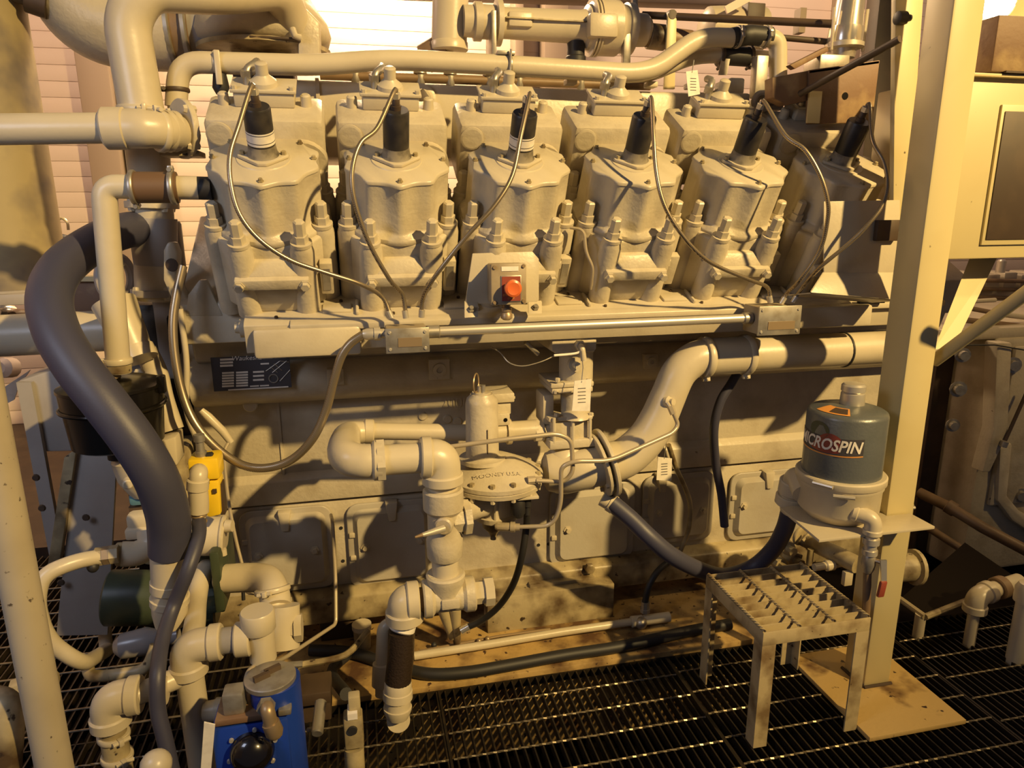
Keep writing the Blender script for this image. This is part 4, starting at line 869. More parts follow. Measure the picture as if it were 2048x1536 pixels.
for u, v, s in ((1575, 1095, 30), (1590, 1120, 34), (1560, 1128, 26), (1605, 1135, 24)):
    p = A(u, v, 2.22); part('fitting', M().lathe(p, (0, -1, 0), [(-.04, rp(s, p)), (.01, rp(s, p)), (.01, rp(s*.6, p)), (.04, rp(s*.6, p))], 8), GRIME, t)
# ================================================================== step stool of bar grating
t = thing('step_stool', 'beige steel step stool with open bar grating top and angle legs', 'stool', (1.28, 1.79, 0))
sx0, sx1, sy0, sy1, st_ = 1.105, 1.467, 1.615, 1.965, .40
def leg(x, y, dx, dy):
    m = M().prism([(x, y, .001), (x+dx*.045, y, .001), (x+dx*.045, y+dy*.005, .001), (x+dx*.005, y+dy*.005, .001), (x+dx*.005, y+dy*.045, .001), (x, y+dy*.045, .001)], (0, 0, st_-.046)); part('leg', m, STOOLM, t)
leg(sx0, sy0, 1, 1); leg(sx1, sy0, -1, 1); leg(sx0, sy1, 1, -1); leg(sx1, sy1, -1, -1)
for lo, hi in (((sx0, sy0, st_-.045), (sx1, sy0+.005, st_-.001)), ((sx0, sy1-.005, st_-.045), (sx1, sy1, st_-.001)), ((sx0, sy0+.005, st_-.045), (sx0+.005, sy1-.005, st_-.001)), ((sx1-.005, sy0+.005, st_-.045), (sx1, sy1-.005, st_-.001))):
    part('apron', M().box(lo, hi), STOOLM, t, .001)
nb = 9
for k in range(1, nb):
    y = sy0+(sy1-sy0)*k/nb; part('bearing_bar', M().box((sx0+.005, y-.0025, st_-.030), (sx1-.005, y+.0025, st_-.003)), STOOLM, t)
for k in range(4):
    x = sx0+.006+(sx1-sx0-.012)*k/3; m = M(); n = 60; vs = []; fs = []
    for q in range(n+1):
        y = sy0+.004+(sy1-sy0-.008)*q/n
        for j in range(4): vs.append(V((x+math.cos(q*.6+j*math.pi/2)*.0058, y, st_+.002+math.sin(q*.6+j*math.pi/2)*.0058)))
    for q in range(n): fs += [(q*4+j, q*4+(j+1) % 4, q*4+4+(j+1) % 4, q*4+4+j) for j in range(4)]
    part('twisted_rod', m.add(vs, fs), STOOLM, t, ang=20)
# ================================================================== neighbouring engine at the right
t = thing('neighbour_engine', 'second beige engine block beyond the column with vertical ribs', 'engine', (3.4, 3.3, 0))
YN = 2.95
part('block', M().pbox(1962, 668, 2400, 1115, YN, 3.9), CAST, t, .03)
part('shadow_side', M().pbox(1850, 690, 1965, 1100, YN+.25, 3.9), DKBROWN, t, .01)  # darkness left of the ribs put in as a dark brown block
part('block_top', M().pbox(1890, 648, 2400, 672, YN+.02, 3.9), CAST, t, .02)
m = M().prism([A(1968, 680, YN), A(1998, 680, YN), A(1990, 860, YN), A(1955, 935, YN), A(1940, 935, YN), A(1962, 850, YN)], (0, -.08, 0)); part('rib', m, CAST, t, .012)
m = M().prism([A(1985, 890, YN), A(2010, 880, YN), A(2000, 985, YN), A(2025, 1015, YN), A(2070, 1040, YN), A(2070, 1075, YN), A(2010, 1035, YN), A(1980, 995, YN)], (0, -.05, 0)); part('lower_rib', m, CAST, t, .015)
part('side_panel', M().pbox(2008, 690, 2200, 1000, YN-.03, YN), CAST, t, .015)
part('cover_seam', M().tube(px([(1930, 690, YN-.09), (1990, 690, YN-.09), (2060, 702, YN-.09)]), .004, 6), RUBBER, t)
for u, v, s in ((2025, 730, 22), (1925, 710, 20), (1916, 778, 22), (1905, 850, 18), (2040, 990, 20)):
    p = A(u, v, YN-.03); part('bolt', M().lathe(p, (-.4, -1, 0), [(0, rp(s*1.5, p)), (.006, rp(s*1.5, p)), (.006, rp(s, p)), (.03, rp(s*.9, p))], 12), GALV, t)
part('side_rod', M().cyl(A(2005, 893, YN-.09), A(2060, 770, YN-.09), .009, n=8), DKBROWN, t)
part('rod_end', M().lathe(A(2005, 893, YN-.09), (.2, -.1, 1), [(0, .02), (.03, .02), (.034, .01)], 10), GALV, t)
for k, (u0, v0, u1, v1, d) in enumerate(((1925, 604, 1990, 600, 9), (1915, 612, 1990, 626, 10), (1985, 626, 2100, 640, 12), (1930, 640, 2060, 655, 12))):
    a, b = A(u0, v0, 3.05), A(u1, v1, 3.05); part('top_line', M().cyl(a, b, rp(d, a), n=10), BROWNPIPE if k % 2 else PIPE, t)
t = thing('far_valve_gear', 'pale far engine top with pipes seen under the control cabinet', 'engine', A(2000, 600, 4.2))
part('head_row', M().pbox(1930, 575, 2300, 660, 4.2, 4.7), PAINT, t, .02)
for k in range(5): part('head_cover', M().pbox(1940+k*34, 545+4*(k % 2), 1966+k*34, 580, 4.15, 4.4), PAINT, t, .01)
part('blue_cap', M().lathe(A(2000, 545, 4.1), (0, 0, 1), [(0, .03), (.08, .03), (.09, .02)], 12), STEEL, t)
for k in range(3): part('top_pipe', M().cyl(A(1925, 560+k*17, 4.12), A(2200, 566+k*17, 4.12), .014, n=8), BROWNPIPE, t)
# pit-side pipework at lower right
t = thing('brown_floor_pipe', 'rusty brown pipe running back along the pit toward the second engine', 'pipe', G(1900, 1030, .2))
part('pipe', M().tube([A(1838, 985, 2.9), A(1900, 1015, 2.75), A(1965, 1055, 2.6), A(2060, 1105, 2.45)], .028, 14), BROWNPIPE, t)
sleeve(t, A(1893, 1010, 2.77), A(1912, 1022, 2.73), .036, BROWNPIPE)
part('lower_pipe', M().tube([A(1840, 1045, 2.9), A(1950, 1115, 2.65), A(2060, 1180, 2.45)], .020, 12), BROWNPIPE, t)
t = thing('drip_tray', 'rusty lipped drip tray on the floor behind the column foot', 'tray', G(1860, 1210, .04))
tz = .09
a, b, c, d = G(1800, 1198, tz), G(1850, 1234, tz), G(2040, 1160, tz), G(1930, 1085, tz)
part('tray_floor', M().prism([a, b, c, d], (0, 0, -.01)), PIT, t)  # pit black here stands in for the darkness inside the lip
for p, q in ((a, b), (b, c)): part('tray_lip', M().tube([p, q], .012, 8), GRIME, t)
part('tray_leg', M().cyl(b+V((0, .02, 0)), V((b.x, b.y+.02, -.02)), .02, n=12), PIPE, t); part('tray_leg', M().cyl(a+V((.0, .02, 0)), V((a.x, a.y+.02, -.02)), .02, n=12), PIPE, t)
t = thing('floor_elbow_pipe', 'beige pipe rising from the grating into an elbow near the drip tray', 'pipe', G(1940, 1290, 0))
p = G(1938, 1285, 0); ze = A(1945, 1195, p.y).z
run(t, V((p.x, p.y, -.05)), V((p.x, p.y, ze-.04)), .020); elbow(t, V((p.x, p.y, ze-.06)), V((p.x, p.y, ze)), V((p.x+.07, p.y+.01, ze+.01)), .030)
run(t, V((p.x+.06, p.y+.01, ze+.01)), V((p.x+.22, p.y+.03, ze+.02)), .030); sleeve(t, V((p.x+.10, p.y+.015, ze+.012)), V((p.x+.14, p.y+.02, ze+.015)), .042, BROWNPIPE)
t = thing('corner_standpipe', 'stout beige standpipe with cap rising from the grating beside the elbow pipe', 'pipe', G(2030, 1315, 0))
p = G(2030, 1318, 0); ze = A(2035, 1190, p.y).z
run(t, V((p.x, p.y, -.05)), V((p.x, p.y, ze)), .030); part('cap', M().lathe((p.x, p.y, ze-.03), (0, 0, 1), [(0, .040), (.05, .040), (.07, .030), (.075, .01)], 20), PIPE, t)
t = thing('column_drain', 'beige flanged drain fitting on the skid behind the column', 'fitting', A(1815, 1140, 2.15))
part('drum', M().lathe(A(1785, 1135, 2.1), (1, -.1, -.05), [(0, .055), (.08, .055), (.085, .07), (.10, .07), (.102, .05)], 20), GRIME, t)
part('stand', M().pbox(1800, 1010, 1822, 1115, 2.0, 2.05), GRIME, t, .004)
# ================================================================== top of the engine
t = thing('air_manifold', 'long beige air manifold box behind the cylinder heads', 'manifold', (.7, 2.8, 1.8))
x0, x1 = A(548, 190, 2.58).x, A(1500, 190, 2.58).x
part('plenum', M().box((x0, 2.58, 1.78), (x1, 2.945, A(900, 168, 2.58).z)), PAINT, t, .02)
xs = A(636, 190, 2.58).x; part('joint_flange', M().box((xs-.006, 2.57, 1.78), (xs+.006, 2.942, A(900, 166, 2.58).z)), CAST, t)
for k in range(4):
    x = A(1140+80*k, 190, 2.58).x
    part('mount_lug', M().box((x-.02, 2.555, A(1180, 172, 2.58).z), (x+.02, 2.60, A(1180, 160, 2.58).z)), CAST, t, .004)
p = A(842, 200, 2.58)
pl = part('dark_plug', M().lathe(p, (0, -1, 0), [(-.02, .052), (.012, .052), (.015, .045), (.015, .036), (.02, .034)], 24), CAST, t)
part('plug_head', M().obox(p+V((0, -.03, 0)), (.8, 0, .6), (0, 1, 0), (-.6, 0, .8), .045, .03, .045), DKBROWN, pl, .003)
p = A(1034, 205, 2.575); part('bolt', M().hexb(p, (0, -1, 0), .02, .03), GALV, t)
t = thing('fuel_rail', 'dark brown fuel rail with small valve knobs above the manifold', 'rail', A(960, 165, 2.62))
a, b = A(640, 150, 2.66), A(1300, 172, 2.66)
part('rail_tube', M().cyl(a, b, .016, n=14), BROWNPIPE, t)
for u in (705, 767, 827, 885, 962, 1022, 1150, 1220):
    p = a+(b-a)*((u-640)/660); part('valve_knob', M().lathe(p+V((0, 0, -.03)), (0, 0, 1), [(0, .010), (.02, .018), (.04, .018), (.045, .024), (.058, .022)], 12), GALV, t)
# coolant header
t = thing('coolant_header', 'long beige coolant pipe stepping up and across above the heads', 'pipe', A(900, 140, 2.42))
YH = 2.5
hp = fillet(px([(352, 215, YH), (358, 124, YH), (640, 131, YH), (770, 118, YH), (1000, 130, YH), (1262, 147, YH), (1310, 138, YH), (1398, 74, YH), (1470, 76, YH)]), [.075, .12, .12, .12, .05, .05, .07])
part('pipe', M().tube(hp, .0325, 24), PIPE, t, ang=60)
clamp(t, A(354, 180, YH), (0, 0, 1), .034, m=DKBROWN, screw=(-1, -.3, 0))
c = clamp(t, A(434, 126, YH), (1, 0, 0), .033, w=.016); part('strap', M().obox(A(436, 135, YH-.036), (1, 0, 0), (0, 1, 0), (0, 0, 1), .018, .012, .10), PIPE, c, .003)
part('hanger_black', M().lathe(A(440, 155, YH), (0, 0, -1), [(-.01, .02), (.03, .026), (.05, .016)], 12), RUBBER, c)
c = clamp(t, A(1018, 131, YH), (1, 0, 0), .033, m=GALV, w=.012)
part('saddle', M().obox(A(1010, 108, YH), (1, 0, 0), (0, 1, 0), (0, 0, 1), .06, .05, .012), GALV, c, .002); part('u_bolt', M().cyl(A(1022, 98, YH-.036), A(1020, 150, YH-.036), .004, n=8), GALV, c)
part('black_joint', M().tube(px([(1462, 76, YH), (1500, 70, YH), (1540, 74, YH)]), .034, 18), RUBBER, t)
part('tail_pipe', M().tube(fillet(px([(1520, 74, YH), (1556, 78, YH), (1556, 155, YH)]), .05), .032, 20), PIPE, t)
for u in (1475, 1530): clamp(t, A(u, 74, YH), (1, 0, 0), .035, m=GALV, screw=(0, -1, .3))
t = thing('bypass_pipe', 'thinner beige bypass pipe slanting behind the coolant pipe with black joint', 'pipe', A(1400, 120, 2.6))
part('pipe', M().tube(fillet(px([(1255, 150, 2.562), (1300, 148, 2.562), (1385, 112, 2.562), (1445, 110, 2.562)]), .06), .028, 16), PIPE, t)
part('black_joint', M().cyl(A(1440, 110, 2.562), A(1500, 114, 2.562), .034), RUBBER, t); part('tail', M().cyl(A(1490, 114, 2.562), A(1540, 118, 2.562), .028), PIPE, t)
for u in (1440, 1498): clamp(t, A(u, 112, 2.562), (1, 0, 0), .034, m=DKBROWN, screw=(0, -.2, -1))
part('white_strap', M().prism([A(1448, 90, 2.533), A(1466, 88, 2.533), A(1454, 150, 2.533), A(1437, 150, 2.533)], (0, .004, 0)), GALV, t)
# left: coolant riser into coupling
t = thing('coolant_branch', 'beige horizontal pipe entering at the edge with coupling, ribbed elbow and bolted flange', 'pipe', A(260, 260, 2.25))
YB = 2.22
run(t, A(-260, 262, YB), A(212, 256, YB), .0405)
sleeve(t, A(207, 257, YB), A(256, 257, YB), .056, c=.006)
part('elbow', M().tube(smooth(px([(250, 257, YB), (290, 258, YB), (325, 261, YB+.03), (352, 266, YB+.09), (368, 270, YB+.14)]), 7), [.052]*8+[.050]*21, 26), PIPE, t, ang=60)
for u, y in ((322, .03), (336, .055), (348, .085)): clamp(t, A(u, 263, YB+y), (.75, .6, -.05), .052, w=.018, screw=(0, -.2, 1) if u == 322 else None)
flange(t, A(366, 258, YB+.13), (.8, .6, 0), .085, .018, 4, br=.013)
part('bracket_foot', M().pbox(318, 300, 398, 312, YB+.1, YB+.2), GRIME, t, .003)
part('riser', M().tube(px([(354, 225, 2.5), (352, 205, 2.5)]), .026, 18), PIPE, t)
# big oil-vapour pipe
t = thing('crossover_pipe', 'fat beige pipe rising at the engine end and bending over to the turbocharger', 'pipe', A(320, 590, 2.5))
YV = 2.42
pp = fillet(px([(312, 600, YV+.1), (308, 470, YV+.1), (303, 380, YV+.08), (292, 270, YV), (252, 40, YV), (290, -24, YV), (440, -14, YV+.1), (560, -22, YV+.3), (590, 60, YV+.42)]), [.05, .05, .05, .13, .1, .1, .14])
part('pipe', M().tube(pp, .0625, 30), PIPE, t, ang=60)
flange(t, A(304, 410, YV+.09), (.03, 0, 1), .080, .022, 4, br=.012)
part('cone', M().lathe(A(311, 530, YV+.1), A(306, 440, YV+.1)-A(311, 530, YV+.1), [(0, .064), (.05, .068), (.15, .072)], 24), PANEL, t)
clamp(t, A(285, 222, YV), (.05, 0, 1), .064, w=.02, screw=(.3, -1, 0))
flange(t, A(311, 585, YV+.1), (.03, 0, 1), .074, .024, 4, m=PANEL, br=.013)
# turbo air duct
t = thing('turbocharger_duct', 'big dark-bellied air duct curving in to the turbocharger', 'duct', A(260, 60, 3.0))
YT = 3.0
part('duct_elbow', M().tube(smooth(px([(150, -150, YT), (150, -60, YT), (165, 5, YT), (215, 42, YT), (290, 52, YT), (345, 55, YT)]), 7), .150, 32), CAST, t, ang=60)
part('rubber_sleeve', M().cyl(A(335, 55, YT), A(386, 57, YT), .135, n=32), BROWNPIPE, t)
part('steel_neck', M().cyl(A(378, 57, YT), A(436, 60, YT), .110, n=32), SHINYGREY, t)
for u in (348, 380): clamp(t, A(u, 56, YT), (1, 0, 0), .137, w=.02, m=GALV)
part('inlet_cap', M().lathe(A(96, 8, YT-.1), (-1, -.2, .3), [(0, .05), (.06, .05), (.06, .03), (.1, .03)], 14), DKBROWN, t)
t = thing('turbocharger', 'rounded beige turbocharger casing with bolted scroll below the pipe bend', 'turbocharger', A(530, 105, 2.95))
YU = 2.98; c = A(530, 100, YU)
part('scroll', M().lathe((c.x, YU, c.z), (0, 0, 1), [(0, .18), (.02, .235), (.05, .245), (.09, .235), (.14, .20), (.19, .17), (.26, .15)], 40), CAST, t, ang=60)
part('scroll_flange', M().lathe((c.x, YU, c.z-.02), (0, 0, 1), [(0, .22), (.005, .24), (.02, .24), (.024, .2)], 40), GRIME, t)
part('bearing_block', M().prism([A(596, 112, 2.78), A(640, 112, 2.78), A(640, 45, 2.78), A(606, 10, 2.78), A(596, -40, 2.78)], (0, .2, 0)), CAST, t, .012)
part('groove', M().pbox(498, 72, 600, 78, 2.74, 2.8), DKBROWN, t, .004)
part('lug', M().tube(px([(585, 58, 2.74), (590, 72, 2.73), (600, 75, 2.74)]), .012, 10), CAST, t)
part('pedestal', M().box((c.x-.12, 2.95, 1.5), (c.x+.1, 3.15, c.z-.01)), DKBROWN, t, .01)
# exhaust bypass and actuator over the middle
t = thing('exhaust_bypass_duct', 'vertical beige duct dropping in beside the finned actuator', 'duct', A(900, 95, 2.9))
YE = 2.9
run(t, A(905, -120, YE), A(898, 96, YE), .068); part('duct_lip', M().lathe(A(898, 84, YE), (0, 0, -1), [(0, .069), (.004, .072), (.03, .072), (.034, .066)], 28), PIPE, t)
run(t, A(893, 92, YE+.01), A(850, 118, YE+.05), .055, BROWNPIPE, 'dark_elbow')
t = thing('actuator', 'beige stepped cast actuator body lying across above the engine', 'actuator', A(1120, 90, 2.85))
zA = A(1120, 52, 2.85).z; f = lambda u: A(u, 52, 2.85).x-A(940, 52, 2.85).x
pr = [(f(926), .055), (f(946), .056), (f(948), .068), (f(962), .068), (f(963), .060), (f(990), .060), (f(991), .082), (f(1001), .082), (f(1002), .056), (f(1010), .055), (f(1160), .060), (f(1168), .064), (f(1172), .080), (f(1178), .082), (f(1180), .090), (f(1185), .092), (f(1187), .100), (f(1232), .100), (f(1240), .088), (f(1248), .086), (f(1249), .095), (f(1262), .095), (f(1263), .062), (f(1290), .060), (f(1298), .045)]
part('casting', M().lathe(V((A(940, 52, 2.85).x, 2.85, zA)), (1, 0, 0), pr, 36), PAINT, t, ang=30)
part('raised_panel', M().pbox(1018, 22, 1066, 53, 2.785, 2.83), PAINT, t, .008); part('bulge_panel', M().pbox(1180, 24, 1238, 74, 2.742, 2.80), PAINT, t, .012)
part('seam', M().pbox(1012, 39, 1258, 42, 2.778, 2.80), GRIME, t)
for u in (1180, 1186, 1192): part('fin', M().lathe(V((A(u, 52, 2.85).x, 2.85, zA)), (1, 0, 0), [(0, .105), (.005, .105)], 36), PAINT, t)
part('support_plate', M().pbox(984, 20, 993, 108, 2.77, 2.9), GALV, t, .002); part('support_plate', M().pbox(1248, 60, 1262, 132, 2.77, 2.8), GALV, t, .002)
part('top_stud', M().cyl(A(1270, 20, 2.85), A(1268, -5, 2.85), .014, n=8), GALV, t)
part('black_drain', M().lathe(A(1152, 84, 2.85), (0, 0, -1), [(0, .035), (.05, .035), (.055, .04), (.09, .04)], 18), RUBBER, t)
part('tail_pipe', M().cyl(A(1292, 72, 2.85), A(1380, 82, 2.85), .040), BROWNPIPE, t); part('tail_sleeve', M().ccyl(A(1296, 72, 2.85), A(1330, 76, 2.85), .048), GRIME, t)
solo('control_rod', M().cyl(A(1285, 30, 2.88), A(1669, 48, 2.46), .014, n=12), DKBROWN, 'long dark control rod running from the actuator toward the chrome sensor can', 'rod')
solo('control_rod', M().cyl(A(1528, 72, 2.549), A(1659, 84, 2.48), .011, n=12), DKBROWN, 'shorter dark control rod just below the long control rod', 'rod')
t = thing('hanger_bar', 'flat grey hanger strap hooked over the control rod', 'bracket', A(1345, 175, 2.97))
part('strap', M().prism([A(1336, 26, 2.790), A(1354, 26, 2.790), A(1350, 178, 2.790), A(1328, 178, 2.790)], (0, .012, 0)), COLM, t, .002); part('strap_bolt', M().lathe(A(1343, 30, 2.80), (0, -1, 0), [(-.012, .02), (.012, .018)], 10), DKBROWN, t)
# upper right cluster
t = thing('far_brackets', 'dark brackets and pale pipe joint hanging behind the control rods', 'bracket', A(1500, 60, 3.2))
part('bracket', M().pbox(1495, 5, 1530, 62, 3.2, 3.3), DKBROWN, t, .004); part('slanted_sheet', M().prism([A(1450, 12, 3.15), A(1500, -15, 3.15), A(1505, 0, 3.15), A(1455, 27, 3.15)], (0, .01, 0)), SIDING, t)
part('frame', M().pbox(1600, 15, 1612, 65, 3.2, 3.25), POST, t); part('joint', M().lathe(A(1405, 55, 3.3), (1, 0, 0), [(0, .06), (.02, .09), (.15, .1), (.3, .1), (.32, .07)], 20), PIPE, t)
t = thing('sensor_can', 'shiny metal sensor can on a clamp ring over the guard plates', 'sensor', A(1690, 100, 2.5))
p = A(1688, 92, 2.45)
part('can', M().lathe(p, (.06, 0, 1), [(0, .058), (.01, .062), (.06, .060), (.062, .054), (.13, .050), (.19, .046), (.2, .03)], 32), CHROME, t); part('ring', M().lathe(p+V((0, 0, -.012)), (0, 0, 1), [(0, .055), (.004, .068), (.018, .068), (.022, .06)], 32), STEEL, t)
for s in (-1, 1): part('tie_bolt', M().cyl(p+V((s*.064, -.02, -.02)), p+V((s*.068, -.02, .12)), .006, n=8), STEEL, t)
part('neck', M().lathe(p+V((0, 0, -.012)), (0, 0, -1), [(0, .045), (.03, .04), (.035, .02), (.09, .02)], 18), GALV, t)
part('hinge_arm', M().prism([A(1580, 130, 2.4), A(1655, 92, 2.4), A(1658, 102, 2.4), A(1590, 138, 2.4)], (0, .03, 0)), RUST, t, .003)
part('clamp_block', M().pbox(1640, 108, 1700, 140, 2.4, 2.5), GALV, t, .006)
t = thing('guard_plates', 'rust-brown sheet guard boxes above the last two cylinder heads', 'guard', A(1640, 250, 2.3))
part('small_box', M().prism([A(1545, 155, 2.222), A(1622, 140, 2.222), A(1622, 200, 2.222), A(1572, 210, 2.222), A(1545, 195, 2.222)], (0, .048, 0)), RUST, t, .003)
gp = [A(1618, 140, 2.215), A(1760, 120, 2.215), A(1745, 245, 2.215), A(1617, 248, 2.215)]
part('large_plate', M().prism(gp, (0, .018, 0)), RUST, t, .003)
part('top_sheet', M().prism([gp[0], gp[1], gp[1]+V((.02, .28, 0)), gp[0]+V((.02, .28, 0))], (0, 0, -.012)), RUST, t, .002)
part('plate_edge', M().pbox(1617, 182, 1642, 246, 2.208, 2.2155), COLM, t)
p = A(1690, 192, 2.215); part('bolt_hole', M().lathe(p, (0, -1, 0), [(0, .012), (.001, .012)], 12), BLACK, t)
part('support', M().pbox(1557, 191, 1571, 204, 2.268, 2.386), DKBROWN, t)
t = thing('thermostat_housing', 'beige thermostat casting with ring flange next to the guard boxes', 'housing', A(1480, 230, 2.45))
part('lower_box', M().pbox(1436, 185, 1500, 228, 2.42, 2.582), CAST, t, .008); part('upper_box', M().pbox(1460, 155, 1490, 188, 2.44, 2.56), CAST, t, .008)
part('ring', M().torus(A(1524, 203, 2.38), (-.2, -1, 0), .028, .011, 24, 8), CAST, t); part('neck', M().cyl(A(1524, 203, 2.40), A(1524, 203, 2.5), .03), CAST, t); part('lower_neck', M().pbox(1530, 190, 1570, 220, 2.38, 2.5), CAST, t, .01)
part('post', M().pbox(1512, 110, 1536, 195, 2.46, 2.5), GALV, t, .004)
# wall lamps out of the frame: plain cone pendants over the wall and the aisle
def pendant(loc, label):
    t = thing('pendant_lamp', label, 'lamp', loc); p = V(loc)
    part('shade', M().lathe(p+V((0, 0, .02)), (0, 0, 1), [(0, .22), (.08, .16), (.18, .06), (.24, .05)], 24), STEEL, t); part('bulb', M().ball(p+V((0, 0, .26)), .04), LAMPG, t)
    part('cord', M().cyl(p+V((0, 0, .24)), p+V((0, 0, 1.0)), .01, n=8), RUBBER, t)
# ================================================================== left end of the engine
t = thing('exhaust_stack', 'weathered tan exhaust stack with dark stains standing at the wall side', 'stack', A(0, 600, 2.9))
xs_ = A(75, 250, 2.9).x-.205
part('shell', M().lathe((xs_, 2.95, A(0, 600, 2.9).z), (0, 0, 1), [(0, .20), (2.2, .20)], 48), STACK, t)
part('seam_band', M().lathe((xs_, 2.95, A(0, 592, 2.9).z), (0, 0, 1), [(0, .202), (0, .215), (.03, .215), (.03, .202)], 48), PANEL, t); part('base_slab', M().pbox(-120, 590, 75, 612, 2.72, 3.1), PANEL, t, .004)
t = thing('breather_canister', 'glossy black breather canister with rolled lid bands', 'canister', A(240, 895, 2.12))
YK = 2.12; c = A(240, 895, YK); R = .135; H = A(238, 758, YK).z-c.z
part('pot', M().lathe((c.x, YK, c.z+.012), (0, 0, 1), [(0, R*.80), (.006, R*.88), (H*.55, R*.95), (H*.62, R*.96)], 44), BLACK, t); part('rolled_bead', M().torus((c.x, YK, c.z+H*.63), (0, 0, 1), R*.99, .006, 44, 8), BLACK, t)
part('lid', M().lathe((c.x, YK, c.z+H*.62), (0, 0, 1), [(0, R*.97), (H*.26, R*.99), (H*.27, R*1.02), (H*.31, R*1.01), (H*.36, R*.8), (H*.40, R*.4), (H*.41, .03)], 44), BLACK, t)
part('lid_latch', M().obox((c.x+R*1.02, YK-.02, c.z+H*.92), (1, 0, 0), (0, 1, 0), (0, 0, 1), .02, .03, .05), BLACK, t, .004)
part('outlet_neck', M().cyl((c.x, YK, c.z+.012), (c.x, YK, c.z-.03), .035), RUBBER, t); part('spout', M().lathe((c.x-.005, YK, c.z+H), (0, 0, 1), [(-.01, .038), (.02, .030), (.05, .029)], 24), BRASS, t)
t = thing('breather_pipe', 'slim beige pipe rising from the black canister and bending to a brown sleeve', 'pipe', A(235, 745, YK))
bp = fillet([A(238, 745, YK), A(207, 372, YK), A(272, 374, YK), A(396, 376, YK+.02)], [.10, .02]); 
part('pipe', M().tube(bp, .0315, 24), PIPE, t, ang=60)
clamp(t, A(236, 722, YK), (0, 0, 1), .034, w=.016, screw=(-1, -.2, 0)); part('collar', M().ccyl(A(237, 745, YK), A(236, 727, YK), .034), GRIME, t)
part('brown_sleeve', M().cyl(A(262, 375, YK), A(356, 375, YK+.01), .041, n=28), BROWNR, t)
for u in (268, 346): clamp(t, A(u, 375, YK), (1, 0, 0), .042, m=GALV, w=.012, screw=(0, -.1, 1) if u == 346 else (0, .1, -1))
part('black_end', M().cyl(A(388, 376, YK+.02), A(424, 377, YK+.02), .031), RUBBER, t)
# big blue-black hose
t = thing('vent_duct_hose', 'thick blue-black hose looping down across the black canister', 'hose', A(345, 1100, 1.9))
hp = px([(280, 457, 2.49), (248, 462, 2.43), (200, 480, 2.33), (130, 530, 2.16), (100, 590, 2.04), (112, 660, 1.96), (155, 735, 1.9), (215, 812, 1.86), (270, 885, 1.84), (312, 955, 1.84), (334, 1020, 1.86), (339, 1060, 1.875), (340, 1103, 1.885)])
part('hose', M().tube(smooth(hp, 8), .054, 26), HOSE, t, ang=60)
a = hp[-1]; b = A(341, 1250, 1.90)
zs_ = [(0, .049), (.10, .047), (.101, .050), (.125, .050), (.126, .046), (.15, .046), (.151, .051), (.17, .051), (.171, .047), (.2, .046), (.24, .038)]
part('lower_sleeve', M().lathe(a+V((0, 0, .012)), b-a, zs_, 26), PIPE, t)
# air valve hose
t = thing('air_hose', 'narrow dark hose running down past the yellow valve to the floor', 'hose', A(320, 1430, 1.7))
part('hose', M().tube(smooth(px([(398, 1040, 1.94), (397, 1075, 1.87), (376, 1140, 1.805), (348, 1210, 1.80), (325, 1280, 1.72), (315, 1350, 1.63), (316, 1420, 1.605), (330, 1480, 1.59), (348, 1560, 1.57)]), 7), .0185, 16), HOSE, t)
for v in (1030, 1044): clamp(t, A(398, v, 1.94), (0, 0, 1), .0195, m=BRASS, w=.006)
part('nipple', M().lathe(A(398, 1028, 1.94), (.05, .05, 1), [(-.02, .016), (.01, .020), (.03, .024), (.05, .026), (.062, .02)], 14), PIPE, t)
t = thing('air_valve', 'bright yellow solenoid air valve body with beige elbow fitting', 'valve', A(410, 1035, 2.0))
YY = 1.99
part('upper_body', M().hexa([A(374, 922, YY), A(440, 968, YY), A(440, 968, YY+.07), A(374, 922, YY+.07), A(374, 922, YY), A(438, 906, YY), A(438, 906, YY+.07), A(374, 922, YY+.07)]) if False else M().pbox(376, 918, 438, 962, YY, YY+.08), YELLOW, t, .008)
part('lower_body', M().prism([A(398, 962, YY+.005), A(438, 962, YY+.005), A(442, 1030, YY+.005), A(418, 1036, YY+.005), A(400, 1020, YY+.005)], (0, .07, 0)), YELLOW, t, .006)
part('side_strip', M().pbox(438, 968, 447, 1030, YY+.02, YY+.06), DKBROWN, t)
for u, v, s in ((412, 963, 6), (429, 983, 4)): part('slot', M().pbox(u-s, v-s, u+s, v+s, YY-.001, YY+.01), DKBROWN, t)
part('elbow', M().tube(fillet(px([(398, 942, YY+.02), (398, 945, YY-.05), (395, 975, YY-.05)]), .03), .0235, 16), PIPE, t); part('elbow_end', M().ccyl(A(396, 958, YY-.05), A(395, 980, YY-.05), .029), PIPE, t)
part('elbow_tail', M().tube(fillet(px([(395, 975, YY-.05), (398, 1000, YY-.05), (398, 1024, YY-.05)]), .03), .026, 16), PIPE, t)
part('top_fitting', M().lathe(A(403, 916, YY+.03), (0, 0, 1), [(0, .016), (.02, .016), (.022, .012), (.05, .011), (.05, .015), (.07, .015)], 10), GALV, t); part('black_cap', M().ccyl(A(412, 914, YY+.03), A(427, 912, YY+.03), .013), RUBBER, t)
